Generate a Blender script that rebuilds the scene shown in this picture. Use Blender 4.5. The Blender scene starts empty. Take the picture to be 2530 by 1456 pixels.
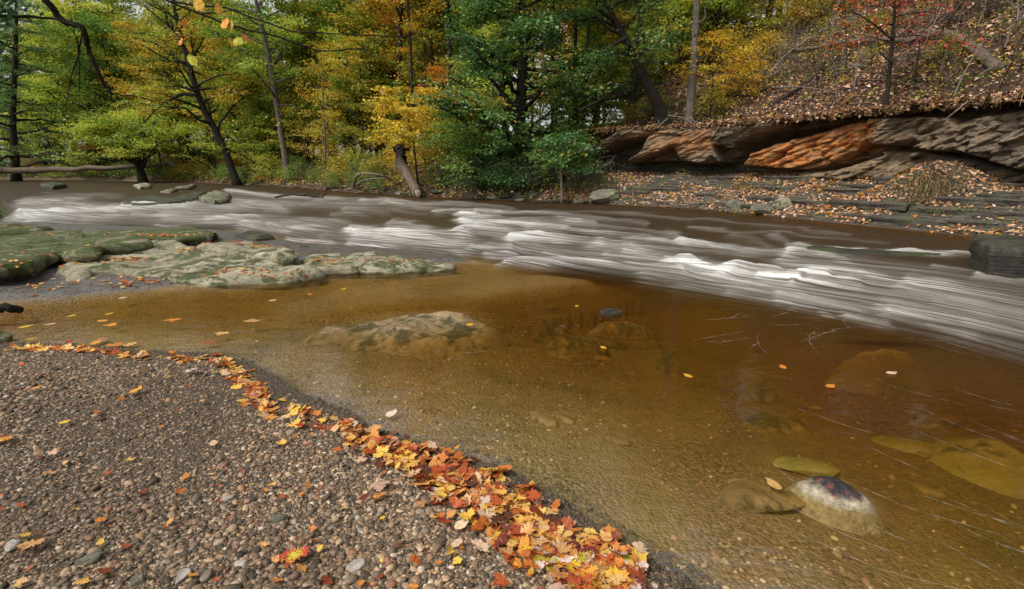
import bpy, math, random
import numpy as np
from mathutils import Vector
from mathutils.geometry import delaunay_2d_cdt

R = np.random.RandomState(7)
random.seed(7)
sc = bpy.context.scene
COL = sc.collection

# ------------------------------------------------------------------ camera maths (photo measured on a 2530 x 1456 copy)
FPX, CX, CY = 1265.0, 1265.0, 728.0
PITCH = math.radians(13.9)
SP, CP = math.sin(PITCH), math.cos(PITCH)
HC = 1.45

def proj(x, y, z):
    d = np.maximum(y * CP - (z - HC) * SP, 0.05)
    return CX + FPX * x / d, CY - FPX * (y * SP + (z - HC) * CP) / d

def G(px, py, z=0.0):
    """point of height z seen at a pixel of the photo"""
    dx, dy = (px - CX) / FPX, (CY - py) / FPX
    t = (HC - z) / (SP - dy * CP)
    return (dx * t, t * (CP + dy * SP), z)

def A(px, py, Y):
    """point at distance Y seen at a pixel of the photo"""
    dx, dy = (px - CX) / FPX, (CY - py) / FPX
    t = Y / (CP + dy * SP)
    return (dx * t, Y, HC + t * (dy * CP - SP))

def G2(pts, z=0.0):
    return [G(a, b, z)[:2] for a, b in pts]

# ------------------------------------------------------------------ noise
def _hash(i, j, k, seed):
    h = (i * 374761393 + j * 668265263 + k * 2147483647 + seed * 974634777) & 0xFFFFFFFF
    h = ((h ^ (h >> 13)) * 1274126177) & 0xFFFFFFFF
    h = ((h ^ (h >> 16)) * 2246822519) & 0xFFFFFFFF
    return ((h ^ (h >> 15)) & 0xFFFFFF) / float(0xFFFFFF)

def vn(x, y, z=0.0, seed=0):
    x, y, z = np.broadcast_arrays(np.asarray(x, float), np.asarray(y, float), np.asarray(z, float))
    i, j, k = np.floor(x).astype(np.int64), np.floor(y).astype(np.int64), np.floor(z).astype(np.int64)
    f, g, h = x - i, y - j, z - k
    f, g, h = f * f * (3 - 2 * f), g * g * (3 - 2 * g), h * h * (3 - 2 * h)
    r = 0
    for a in (0, 1):
        for b in (0, 1):
            for c in (0, 1):
                r = r + _hash(i + a, j + b, k + c, seed) * (f if a else 1 - f) * (g if b else 1 - g) * (h if c else 1 - h)
    return r * 2 - 1

def fbm(x, y, z=0.0, seed=0, o=4):
    r, a, s = 0, 0.5, 1.0
    for k in range(o):
        r = r + a * vn(np.asarray(x) * s, np.asarray(y) * s, np.asarray(z) * s, seed + 17 * k)
        a *= 0.5
        s *= 2.03
    return r

def sstep(a, b, x):
    t = np.clip((np.asarray(x, float) - a) / (b - a), 0, 1)
    return t * t * (3 - 2 * t)

def seg_dist(x, y, pts, closed=False):
    """distance to a polyline and the nearest point's x and arc length"""
    best = np.full(np.shape(x), 1e9)
    nx = np.zeros(np.shape(x))
    ar = np.zeros(np.shape(x))
    n = len(pts)
    L = 0.0
    for k in range(n if closed else n - 1):
        ax, ay = pts[k]
        bx, by = pts[(k + 1) % n]
        dx, dy = bx - ax, by - ay
        l2 = dx * dx + dy * dy + 1e-12
        t = np.clip(((x - ax) * dx + (y - ay) * dy) / l2, 0, 1)
        d = np.hypot(x - ax - t * dx, y - ay - t * dy)
        m = d < best
        best = np.where(m, d, best)
        nx = np.where(m, ax + t * dx, nx)
        ar = np.where(m, L + t * math.sqrt(l2), ar)
        L += math.sqrt(l2)
    return best, nx, ar

def inside(x, y, pts):
    r = np.zeros(np.shape(x), bool)
    n = len(pts)
    for k in range(n):
        ax, ay = pts[k]
        bx, by = pts[(k + 1) % n]
        if ay == by:
            continue
        c = ((ay > y) != (by > y)) & (x < (bx - ax) * (y - ay) / (by - ay) + ax)
        r ^= c
    return r

def sdp(x, y, pts):
    """signed distance to a polygon, positive inside"""
    d, _, _ = seg_dist(x, y, pts, True)
    return np.where(inside(x, y, pts), d, -d)

# ------------------------------------------------------------------ meshes
def mesh(name, V, F, attrs=None, smooth=True, mat=None, uv=None):
    V = np.asarray(V, np.float32)
    Fs = [np.asarray(f, np.int32) for f in (F if isinstance(F, (list, tuple)) else [F]) if len(f)]
    me = bpy.data.meshes.new(name)
    me.vertices.add(len(V))
    me.vertices.foreach_set('co', V.ravel())
    loops = np.concatenate([f.ravel() for f in Fs])
    tot = np.concatenate([np.full(len(f), f.shape[1], np.int32) for f in Fs])
    st = np.concatenate([[0], np.cumsum(tot)[:-1]]).astype(np.int32)
    me.loops.add(len(loops))
    me.loops.foreach_set('vertex_index', loops)
    me.polygons.add(len(tot))
    me.polygons.foreach_set('loop_start', st)
    me.polygons.foreach_set('use_smooth', np.full(len(tot), smooth, bool))
    for k, v in (attrs or {}).items():
        v = np.asarray(v, np.float32)
        if v.ndim == 1:
            me.attributes.new(k, 'FLOAT', 'POINT').data.foreach_set('value', v)
        else:
            c = np.ones((len(v), 4), np.float32)
            c[:, :3] = v[:, :3]
            me.attributes.new(k, 'FLOAT_COLOR', 'POINT').data.foreach_set('color', c.ravel())
    if uv is not None:
        l = me.uv_layers.new(name='flow')
        l.data.foreach_set('uv', np.asarray(uv, np.float32)[loops].ravel())
    me.update(calc_edges=True)
    if mat:
        me.materials.append(mat)
    return me

def obj(name, me, parent=None, loc=(0, 0, 0), rot=(0, 0, 0), scale=(1, 1, 1)):
    o = bpy.data.objects.new(name, me)
    COL.objects.link(o)
    o.location, o.rotation_euler, o.scale = loc, rot, scale
    if parent:
        o.parent = parent
    return o

def tag(o, label, cat, group=None):
    o['label'] = label
    o['category'] = cat
    if group:
        o['group'] = group
    return o

def empty(name, loc, label, cat, group=None):
    o = obj(name, None, loc=loc)
    o.empty_display_size = 0.2
    return tag(o, label, cat, group)

def kind(o, k):
    o['kind'] = k
    return o

class MB:
    """collects pieces into one mesh"""
    def __init__(s):
        s.V, s.F, s.n, s.T = [], {3: [], 4: []}, 0, []
    def add(s, V, F, tone=None):
        V = np.asarray(V, float)
        s.V.append(V)
        for f in (F if isinstance(F, list) else [F]):
            f = np.asarray(f, np.int64)
            if len(f):
                s.F[f.shape[1]].append(f + s.n)
        s.n += len(V)
        s.T.append(np.full(len(V), 0.5) if tone is None else np.broadcast_to(tone, len(V)))
    def tube(s, pts, rad, n=7, tone=None, wob=0.0, rs=None):
        pts = np.asarray(pts, float)
        m = len(pts)
        rad = np.broadcast_to(np.asarray(rad, float), m)
        tan = np.gradient(pts, axis=0)
        tan /= np.linalg.norm(tan, axis=1)[:, None] + 1e-9
        ref = np.array([0.31, 0.17, 0.93]) if abs(tan[0, 2]) < 0.8 else np.array([0.9, 0.4, 0.1])
        u = np.cross(tan, ref)
        u /= np.linalg.norm(u, axis=1)[:, None] + 1e-9
        v = np.cross(tan, u)
        a = np.arange(n) * 2 * np.pi / n
        rr = np.repeat(rad[:, None], n, 1)
        if wob:
            rr = rr * (1 + wob * (rs or R).uniform(-1, 1, rr.shape))
        V = pts[:, None, :] + rr[:, :, None] * (np.cos(a)[None, :, None] * u[:, None, :] + np.sin(a)[None, :, None] * v[:, None, :])
        V = np.concatenate([V.reshape(-1, 3), pts[:1], pts[-1:]])
        i = np.arange(m - 1)[:, None] * n
        j = np.arange(n)[None, :]
        k = (j + 1) % n
        Q = np.stack([i + j, i + k, i + n + k, i + n + j], -1).reshape(-1, 4)
        jj = np.arange(n)
        c0 = np.stack([np.full(n, m * n), (jj + 1) % n, jj], 1)
        b = (m - 1) * n
        c1 = np.stack([np.full(n, m * n + 1), b + jj, b + (jj + 1) % n], 1)
        s.add(V, [Q, np.concatenate([c0, c1])], tone)
    def mesh(s, name, mat=None, smooth=True, tone=True):
        V = np.concatenate(s.V)
        F = [np.concatenate(f) for f in s.F.values() if f]
        return mesh(name, V, F, {'tone': np.concatenate(s.T)} if tone else None, smooth, mat)

def leafcards(P, size, rs, tilt=0.5, aspect=0.55, tone=None, up=(0, 0, 1), fold=0.25, az=None, droop=0.0):
    """many small folded leaves: V, F, tone"""
    n = len(P)
    size = np.broadcast_to(size, n) * rs.uniform(0.7, 1.3, n)
    N = np.asarray(up, float) + rs.normal(0, tilt, (n, 3))
    N /= np.linalg.norm(N, axis=1)[:, None] + 1e-9
    th = rs.uniform(0, 2 * np.pi, n) if az is None else az
    D = np.stack([np.cos(th), np.sin(th), np.full(n, -droop)], 1)
    D -= N * (D * N).sum(1)[:, None]
    D /= np.linalg.norm(D, axis=1)[:, None] + 1e-9
    S = np.cross(N, D)
    w = (size * aspect / 2)[:, None]
    l = size[:, None]
    f = (fold * size * aspect)[:, None]
    V = np.stack([P, P + D * l * 0.45 + S * w + N * f, P + D * l, P + D * l * 0.45 - S * w + N * f], 1).reshape(-1, 3)
    b = np.arange(n)[:, None] * 4
    F = np.concatenate([b + np.array([[0, 1, 2]]), b + np.array([[0, 2, 3]])])
    t = rs.uniform(0, 1, n) if tone is None else tone
    return V, F, np.repeat(t, 4)

# ------------------------------------------------------------------ materials
def new_mat(name):
    m = bpy.data.materials.new(name)
    m.use_nodes = True
    nt = m.node_tree
    nt.nodes.clear()
    return m, nt

def nd(nt, t, ins=None, **kw):
    n = nt.nodes.new(t)
    for k, v in kw.items():
        setattr(n, k, v)
    for k, v in (ins or {}).items():
        if isinstance(v, bpy.types.NodeSocket):
            nt.links.new(v, n.inputs[k])
        else:
            n.inputs[k].default_value = v
    return n

def ramp(nt, fac, stops, interp='LINEAR'):
    n = nt.nodes.new('ShaderNodeValToRGB')
    cr = n.color_ramp
    cr.interpolation = interp
    while len(cr.elements) < len(stops):
        cr.elements.new(0.5)
    for e, (p, c) in zip(cr.elements, stops):
        e.position = p
        e.color = (*c, 1) if len(c) == 3 else c
    nt.links.new(fac, n.inputs[0])
    return n.outputs[0]

def mixc(nt, f, a, b, mode='MIX'):
    n = nt.nodes.new('ShaderNodeMix')
    n.data_type = 'RGBA'
    n.blend_type = mode
    for s, v in ((n.inputs[0], f), (n.inputs[6], a), (n.inputs[7], b)):
        if isinstance(v, bpy.types.NodeSocket):
            nt.links.new(v, s)
        else:
            s.default_value = v if not isinstance(v, tuple) else (*v[:3], 1)
    return n.outputs[2]

def mth(nt, op, a, b=0.0, c=0.0, clamp=False):
    n = nt.nodes.new('ShaderNodeMath')
    n.operation = op
    n.use_clamp = clamp
    for i, v in enumerate((a, b, c)):
        if isinstance(v, bpy.types.NodeSocket):
            nt.links.new(v, n.inputs[i])
        else:
            n.inputs[i].default_value = v
    return n.outputs[0]

def coords(nt, which='Object', scale=(1, 1, 1), rot=(0, 0, 0)):
    t = nt.nodes.new('ShaderNodeTexCoord')
    m = nd(nt, 'ShaderNodeMapping', {'Vector': t.outputs[which], 'Scale': scale, 'Rotation': rot})
    return m.outputs[0]

def noise(nt, vec, scale, detail=5, rough=0.6, dist=0.0):
    return nd(nt, 'ShaderNodeTexNoise', {'Vector': vec, 'Scale': scale, 'Detail': detail, 'Roughness': rough, 'Distortion': dist}).outputs[0]

def bump(nt, h, strength, dist):
    return nd(nt, 'ShaderNodeBump', {'Height': h, 'Strength': strength, 'Distance': dist}).outputs[0]

def attr(nt, name, out='Fac'):
    return nd(nt, 'ShaderNodeAttribute', attribute_name=name).outputs[out]

def finish(nt, sh):
    o = nt.nodes.new('ShaderNodeOutputMaterial')
    nt.links.new(sh, o.inputs[0])

def principled(nt, color, rough=0.8, normal=None, spec=0.3):
    ins = {'Base Color': color if isinstance(color, bpy.types.NodeSocket) else (*color, 1), 'Roughness': rough, 'Specular IOR Level': spec}
    if normal is not None:
        ins['Normal'] = normal
    return nd(nt, 'ShaderNodeBsdfPrincipled', ins).outputs[0]

def foliage_mat(name, stops, trans=0.4, objvar=0.12):
    m, nt = new_mat(name)
    t = attr(nt, 'tone')
    oi = nt.nodes.new('ShaderNodeObjectInfo').outputs['Random']
    f = mth(nt, 'ADD', t, mth(nt, 'MULTIPLY', mth(nt, 'SUBTRACT', oi, 0.5), objvar * 2), clamp=True)
    c = ramp(nt, f, stops)
    d = nd(nt, 'ShaderNodeBsdfDiffuse', {'Color': c}).outputs[0]
    tr = nd(nt, 'ShaderNodeBsdfTranslucent', {'Color': c}).outputs[0]
    a = nd(nt, 'ShaderNodeMixShader', {0: trans, 1: d, 2: tr}).outputs[0]
    gl = nd(nt, 'ShaderNodeBsdfGlossy', {'Color': (1, 1, 1, 1), 'Roughness': 0.45}).outputs[0]
    finish(nt, nd(nt, 'ShaderNodeMixShader', {0: 0.035, 1: a, 2: gl}).outputs[0])
    return m

FOL = {
    'lime': foliage_mat('lime_foliage', [(0, (.10, .2, .025)), (.35, (.3, .44, .05)), (.65, (.55, .62, .08)), (.9, (.75, .6, .06)), (1, (.72, .38, .04))], .5),
    'green': foliage_mat('green_foliage', [(0, (.04, .11, .02)), (.4, (.1, .24, .035)), (.75, (.24, .38, .05)), (.95, (.52, .5, .06)), (1, (.6, .3, .03))], .45),
    'deep': foliage_mat('deep_green_foliage', [(0, (.025, .07, .02)), (.45, (.075, .18, .045)), (.8, (.17, .34, .07)), (.94, (.42, .46, .08)), (1, (.6, .25, .04))]),
    'yellow': foliage_mat('yellow_foliage', [(0, (.2, .22, .03)), (.25, (.6, .48, .04)), (.65, (.88, .6, .04)), (.9, (.85, .42, .03)), (1, (.65, .2, .02))], .5),
    'orange': foliage_mat('orange_foliage', [(0, (.3, .26, .03)), (.25, (.7, .4, .04)), (.6, (.75, .27, .03)), (.9, (.6, .12, .02)), (1, (.4, .05, .015))], .45),
    'red': foliage_mat('red_foliage', [(0, (.3, .12, .02)), (.35, (.6, .14, .03)), (.7, (.5, .05, .03)), (1, (.35, .03, .03))]),
    'mixed': foliage_mat('mixed_autumn_foliage', [(0, (.06, .14, .02)), (.3, (.2, .28, .03)), (.55, (.5, .46, .05)), (.8, (.7, .44, .03)), (1, (.6, .2, .02))]),
    'litter': foliage_mat('litter_leaves', [(0, (.04, .022, .014)), (.3, (.15, .065, .03)), (.5, (.36, .17, .08)), (.7, (.52, .32, .19)), (.85, (.72, .54, .42)), (.93, (.5, .2, .04)), (1, (.45, .4, .06))], 0.15, 0),
    'drift': foliage_mat('drift_leaves', [(0, (.07, .025, .015)), (.1, (.2, .05, .02)), (.2, (.42, .08, .02)), (.4, (.55, .19, .035)), (.62, (.62, .31, .08)), (.8, (.72, .48, .06)), (.92, (.55, .34, .18)), (1, (.66, .5, .38))], .2, 0),
    'grass': foliage_mat('dry_grass', [(0, (.03, .04, .012)), (.4, (.10, .09, .03)), (.7, (.26, .17, .08)), (1, (.46, .34, .2))], 0.2, 0),
    'herb': foliage_mat('bank_herbs', [(0, (.03, .07, .012)), (.4, (.1, .19, .025)), (.7, (.3, .34, .06)), (.9, (.5, .4, .1)), (1, (.5, .25, .12))], 0.35, 0),
}

def bark_mat(name, c0, c1, scale=1.0):
    m, nt = new_mat(name)
    v = coords(nt, 'Object', (6 * scale, 6 * scale, 1.2 * scale))
    n = noise(nt, v, 3, 8, 0.7)
    n2 = noise(nt, coords(nt, 'Object'), 1.3, 3)
    c = ramp(nt, n, [(.3, c0), (.7, c1)])
    c = mixc(nt, mth(nt, 'MULTIPLY', n2, 0.5), c, tuple(0.35 * a for a in c0))
    finish(nt, principled(nt, c, 0.9, bump(nt, n, 1.0, 0.04), 0.2))
    return m

BARK_DARK = bark_mat('dark_bark', (.012, .01, .008), (.06, .048, .038))
BARK_GREY = bark_mat('grey_bark', (.05, .043, .036), (.26, .23, .2))
BARK_TAN = bark_mat('weathered_bark', (.035, .026, .02), (.3, .24, .18))
TWIG_PALE = bark_mat('pale_twig_bark', (.12, .1, .085), (.4, .36, .31))
# ------------------------------------------------------------------ terrain
BANK = [(14, -3), (12, 4), (10.9, 7.5), (10.2, 10.1), (9.97, 11.1), (8.45, 14.6), (6.5, 19.1), (3.1, 21.7), (-4.5, 26.6), (-11, 33),
        (-18, 41), (-30, 51), (-45, 60), (-100, 80)]
FARLAND = BANK + [(-100, 420), (420, 420), (420, -3)]
EDGE_P = [(-160, 838), (0, 846), (150, 850), (330, 862), (530, 872), (620, 893), (690, 930), (745, 970), (850, 1008), (930, 1055), (1100, 1112),
          (1250, 1155), (1400, 1235), (1500, 1315), (1600, 1370), (1700, 1432), (1735, 1462)]
EDGE = [(-14, 4.6)] + G2(EDGE_P) + [(1.0, 1.0), (1.6, 0), (3, -6)]
BEACH = EDGE + [(-14, -6)]
LEDGE = [(-40, 6.5)] + G2([(-300, 757), (0, 746), (130, 740), (350, 716), (620, 692), (820, 668), (1000, 654), (1190, 648), (1120, 628), (900, 611),
                           (740, 600), (560, 569), (300, 560), (0, 549), (-300, 549)]) + [(-40, 18)]
SHELF = G2([(600, 770), (820, 690), (1190, 650), (1480, 672), (1520, 690), (1360, 712), (1190, 735), (1000, 752), (700, 800)])

def ledgefix(x, y):
    return fbm(x * 1.5, y * 1.5, 0, 5, 3)

NEARB = [(-80, 45), (-40, 25)] + G2([(-300, 538), (40, 552), (300, 562), (540, 566), (700, 598), (880, 610), (1210, 648), (1500, 692), (1900, 758), (2300, 838), (2530, 905),
                                     (2900, 1040)])

def chaikin(p, k=2):
    p = np.asarray(p, float)
    for _ in range(k):
        q = np.empty((2 * len(p) - 2, 2))
        q[0::2] = p[:-1] * .75 + p[1:] * .25
        q[1::2] = p[:-1] * .25 + p[1:] * .75
        p = np.concatenate([p[:1], q, p[-1:]])
    return [tuple(a) for a in p]

NEARB = chaikin(NEARB)
RIM = 3.1
MOUNDC = A(2290, 452, 14.0)

def cliffness(nx):
    return sstep(.8, 3.0, nx)

def softlim(z, H):
    return H * (1 - np.exp(-np.maximum(z, 0) / H))

def bank_profile(s, nx, x, y):
    c = cliffness(nx)
    n1 = fbm(x * .35, y * .35, 0, 11, 4)
    n2 = fbm(x * 1.3, y * 1.3, 0, 12, 4)
    sh = 1.2 * np.clip(s / 3.4, 0, 1) ** 0.85 + .07 * n2
    q = .085
    t = sh / q + .35 * n1
    sh = q * (np.floor(t) + sstep(.35, 1.0, t - np.floor(t)) - .35 * n1)
    sh = np.where(s < .02, s * .6, np.maximum(sh, 0.02))
    slope = .74 + .20 * sstep(5, 10.5, nx)
    hmax = 11.5 + 28 * sstep(4.8, 8.5, nx)
    up = RIM + .12 * n1 + softlim(slope * (s - 4.6), hmax) * 1.0 + .35 * n1 * sstep(4.8, 7, s) + .10 * n2
    zr = np.where(s > 4.6, np.maximum(up, RIM - .25), sh + (RIM - .1 - sh) * sstep(4.4, 4.6, s))
    hl = 3.2 + 4.5 * sstep(-24, -6, nx)
    sl = .10 + .23 * sstep(-26, -9, nx)
    zl = .40 * sstep(0, .9, s) + softlim(sl * np.maximum(s - .9, 0), hl) + .25 * n1 * sstep(.5, 4, s) + .07 * n2 * sstep(0, .7, s)
    z = zl * (1 - c) + zr * c
    md = np.hypot((x - MOUNDC[0]) / 1.5, (y - MOUNDC[1]) / 1.0)
    z = z + .75 * np.exp(-md ** 2 * 1.6) * np.where(s < 4, 1, 0)
    return z

def ground(x, y):
    x, y = np.asarray(x, float), np.asarray(y, float)
    d, nx, _ = seg_dist(x, y, BANK)
    s = np.where(inside(x, y, FARLAND), d, -d)
    db = sdp(x, y, BEACH)
    dl = sdp(x, y, LEDGE) + .10 * ledgefix(x, y)
    ds = sdp(x, y, SHELF) + .12 * fbm(x * 2, y * 2, 0, 31, 3)
    n2 = fbm(x * 1.1, y * 1.1, 0, 21, 4)
    land = bank_profile(np.maximum(s, 0), nx, x, y)
    bed = np.maximum(np.maximum(-.30 * np.maximum(-s, 0), -.015 - .085 * np.maximum(-db, 0) - .01 * np.maximum(-db, 0) ** 2), -.01 - .16 * np.maximum(-dl, 0))
    bed = np.maximum(bed, -.42) + .035 * n2 * sstep(0, .6, -db) * sstep(0, .5, -dl)
    bed = np.where(ds > -.4, np.maximum(bed, -.26 + .19 * sstep(-.32, .35, ds + .16 * fbm(x * 3.2, y * 3.2, 0, 33, 4)) + .025 * n2), bed)
    beach = softlim(.075 * db, .30) + .012 * fbm(x * 3, y * 3, 0, 22, 3) * sstep(0, .3, db)
    ledge = .05 * sstep(0, .25, dl) + .03 * fbm(x * 4, y * 4, 0, 23, 4) * sstep(0, .2, dl)
    z = np.where(s > 0, land, np.where(db > 0, beach, np.where(dl > 0, ledge, bed)))
    return z, s, nx, db, dl

def gz(x, y):
    return float(ground(np.array([x]), np.array([y]))[0][0])

def bank_at(px, inland):
    """ground point on the far bank, on the photo's column px, a distance inland"""
    Y = np.linspace(6, 150, 3000)
    dx = (px - CX) / FPX
    X = dx * Y * .985
    for _ in range(3):
        z = ground(X, Y)[0]
        X = dx * (Y * CP - (z - HC) * SP)
    z, s, _, _, _ = ground(X, Y)
    k = int(np.argmax(s > inland))
    return X[k], Y[k], z[k]

# ground sheet: rings round the camera out to the horizon
ang = np.radians(np.concatenate([np.linspace(-178, -62, 40)[:-1], np.linspace(-62, 62, 560), np.linspace(62, 178, 40)[1:]]))
rad = np.concatenate([np.geomspace(.5, 8, 190)[:-1], np.geomspace(8, 30, 340)[:-1], np.geomspace(30, 70, 110)[:-1], np.geomspace(70, 900, 40)])
def polar(ang, rad):
    X = rad[:, None] * np.sin(ang)[None, :]
    Y = rad[:, None] * np.cos(ang)[None, :]
    m, n = X.shape
    i = np.arange(m - 1)[:, None] * n + np.arange(n - 1)[None, :]
    return X.ravel(), Y.ravel(), np.stack([i, i + n, i + n + 1, i + 1], -1).reshape(-1, 4)
gx, gy, gF = polar(ang, rad)
g_z, g_s, g_nx, g_db, g_dl = ground(gx, gy)

def ground_material():
    m, nt = new_mat('river_ground')
    P = coords(nt, 'Object')
    n1 = noise(nt, P, 1.3, 6)
    n2 = noise(nt, P, 14, 6, .7)
    n3 = noise(nt, P, 60, 4, .7)
    vor = nd(nt, 'ShaderNodeTexVoronoi', {'Vector': nd(nt, 'ShaderNodeMapping', {'Vector': P, 'Scale': (1, 1, .3)}).outputs[0], 'Scale': 58, 'Randomness': 1}).outputs
    stone = ramp(nt, nd(nt, 'ShaderNodeSeparateColor', {'Color': vor['Color']}).outputs[0], [(0, (.16, .11, .06)), (.5, (.34, .25, .14)), (.85, (.5, .4, .24)), (1, (.3, .16, .08))])
    sand = ramp(nt, n2, [(.3, (.26, .18, .085)), (.7, (.5, .38, .2))])
    bed = mixc(nt, ramp(nt, n1, [(.42, (0, 0, 0)), (.62, (1, 1, 1))]), sand, stone)
    bed = mixc(nt, 1.0, bed, (.62, .58, .53), 'MULTIPLY')
    bed = mixc(nt, ramp(nt, noise(nt, P, .8, 5, .65, .5), [(.50, (0, 0, 0)), (.72, (.75, .75, .75))]), bed, (.07, .05, .025))
    gritty = ramp(nt, n3, [(.3, (.024, .017, .011)), (.6, (.10, .075, .05)), (.8, (.22, .17, .12))])
    soil = ramp(nt, n2, [(.3, (.02, .014, .01)), (.6, (.07, .042, .028)), (.8, (.15, .09, .06))])
    z = nd(nt, 'ShaderNodeSeparateXYZ', {0: P}).outputs[2]
    sv = coords(nt, 'Object', (.8, .8, 22))
    sn = noise(nt, sv, 1.6, 6, .65)
    shale = ramp(nt, sn, [(.32, (.012, .011, .01)), (.5, (.06, .052, .043)), (.68, (.2, .175, .14))])
    moss = ramp(nt, n1, [(.45, (0, 0, 0)), (.6, (1, 1, 1))])
    shale = mixc(nt, mth(nt, 'MULTIPLY', moss, .4), shale, (.055, .07, .02))
    mud = ramp(nt, n2, [(.3, (.04, .036, .034)), (.7, (.17, .155, .14))])
    col = mixc(nt, attr(nt, 'beach'), bed, gritty)
    col = mixc(nt, attr(nt, 'mud'), col, mud)
    col = mixc(nt, attr(nt, 'land'), col, soil)
    col = mixc(nt, attr(nt, 'shale'), col, shale)
    wet = attr(nt, 'mud')
    h = mth(nt, 'ADD', mth(nt, 'MULTIPLY', n2, .6), mth(nt, 'MULTIPLY', n3, .25))
    h = mth(nt, 'ADD', h, mth(nt, 'MULTIPLY', mth(nt, 'SUBTRACT', .5, vor['Distance']), .35))
    rough = mth(nt, 'SUBTRACT', .92, mth(nt, 'MULTIPLY', wet, .62))
    finish(nt, principled(nt, col, rough, bump(nt, h, 1.0, .04), .4))
    return m

cl = cliffness(g_nx)
shale_w = cl * sstep(.0, .1, g_s) * (1 - sstep(4.6, 4.8, g_s))
me = mesh('ground', np.stack([gx, gy, g_z], 1), gF, {'beach': sstep(-.05, .05, g_db), 'mud': sstep(-.02, .1, g_dl) * (g_s < 0), 'land': sstep(-.3, .05, g_s), 'shale': shale_w}, mat=ground_material())
kind(obj('ground', me), 'structure')

# ------------------------------------------------------------------ rocks
def rock_mat(name, c0, c1, c2, moss=0.0, mosscol=(.045, .075, .012), wet=0.0, layer=0.0, rust=False, cutoff=None):
    m, nt = new_mat(name)
    P = coords(nt, 'Object')
    n1 = noise(nt, P, 2.2, 7, .62)
    n2 = noise(nt, P, 17, 8, .72)
    lay = noise(nt, coords(nt, 'Object', (1, 1, 16), (.12, .08, 0)), 1.6, 7, .65, .3)
    f = mth(nt, 'ADD', mth(nt, 'MULTIPLY', n1, 1 - layer * .6), mth(nt, 'MULTIPLY', lay, layer * .6))
    f = mth(nt, 'ADD', mth(nt, 'MULTIPLY', f, .75), mth(nt, 'MULTIPLY', n2, .25))
    c = ramp(nt, f, [(.36, c0), (.5, c1), (.64, c2)])
    speck = ramp(nt, noise(nt, P, 48, 3, .6), [(.62, (0, 0, 0)), (.72, (.6, .6, .6))])
    c = mixc(nt, speck, c, tuple(a * .35 for a in c0))
    if rust:
        rr = attr(nt, 'rust')
        rn = noise(nt, coords(nt, 'Object', (1, 1, 3)), 1.9, 6, .65, .6)
        rc = ramp(nt, rn, [(.3, (.08, .024, .010)), (.42, (.36, .10, .018)), (.55, (.5, .2, .04)), (.63, (.26, .18, .11)), (.75, (.1, .08, .065))])
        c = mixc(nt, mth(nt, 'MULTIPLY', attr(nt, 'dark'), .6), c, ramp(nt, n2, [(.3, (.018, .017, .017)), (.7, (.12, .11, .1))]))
        c = mixc(nt, mth(nt, 'MULTIPLY', rr, ramp(nt, n1, [(.3, (.35, .35, .35)), (.6, (1, 1, 1))])), c, rc)
    if rust:
        c = mixc(nt, attr(nt, 'soil'), c, (.03, .02, .013))
    if moss:
        mn = noise(nt, P, 2.7, 8, .7, .4)
        up = nd(nt, 'ShaderNodeSeparateXYZ', {0: nd(nt, 'ShaderNodeNewGeometry').outputs['Normal']}).outputs[2]
        mf = ramp(nt, mth(nt, 'ADD', mth(nt, 'MULTIPLY', up, .04), mn), [(.70 - moss * .35, (0, 0, 0)), (.78 - moss * .35, (1, 1, 1))])
        mc = ramp(nt, n2, [(.3, tuple(a * .4 for a in mosscol)), (.7, tuple(a * 1.7 for a in mosscol))])
        c = mixc(nt, mth(nt, 'MULTIPLY', mf, .9), c, mc)
    h = mth(nt, 'ADD', mth(nt, 'MULTIPLY', n2, .5), mth(nt, 'MULTIPLY', lay, .3 + layer))
    finish(nt, principled(nt, c, .85 - wet * .5, bump(nt, h, .9, .05), .35))
    return m

MAT_PALE = rock_mat('pale_lichen_sandstone', (.09, .08, .055), (.275, .25, .175), (.44, .41, .31), moss=.5, mosscol=(.035, .05, .01), layer=.35)
MAT_PALE_DRY = rock_mat('pale_pebble', (.2, .18, .15), (.4, .36, .31), (.55, .5, .45))
MAT_MOSSY = rock_mat('mossy_sandstone', (.05, .048, .03), (.17, .16, .10), (.36, .33, .24), moss=.72, mosscol=(.04, .058, .01), layer=.45)
MAT_DARK = rock_mat('wet_dark_stone', (.010, .010, .009), (.034, .031, .026), (.11, .10, .085), moss=.5, wet=.35, layer=.4, mosscol=(.035, .05, .01))
MAT_BANK = rock_mat('bank_stone', (.045, .042, .035), (.16, .15, .11), (.32, .29, .23), moss=.5, layer=.6)
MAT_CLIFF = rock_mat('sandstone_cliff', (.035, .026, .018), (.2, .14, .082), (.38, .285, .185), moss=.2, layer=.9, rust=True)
MAT_SUB = rock_mat('river_stone', (.11, .075, .04), (.27, .19, .10), (.42, .31, .18), moss=.55, wet=.4, mosscol=(.04, .038, .015), layer=.3)
MAT_SUBG = rock_mat('algae_stone', (.14, .14, .05), (.3, .3, .12), (.44, .4, .2), moss=.3)
MAT_SHALE = rock_mat('layered_shale', (.014, .013, .012), (.07, .06, .05), (.2, .18, .14), moss=.4, layer=1.0)

def resample(poly, step):
    p = np.asarray(list(poly) + [poly[0]], float)
    seg = np.hypot(*np.diff(p, axis=0).T)
    L = np.concatenate([[0], np.cumsum(seg)])
    n = max(8, int(L[-1] / step))
    t = np.linspace(0, L[-1], n, endpoint=False)
    return np.stack([np.interp(t, L, p[:, 0]), np.interp(t, L, p[:, 1])], 1)

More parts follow.
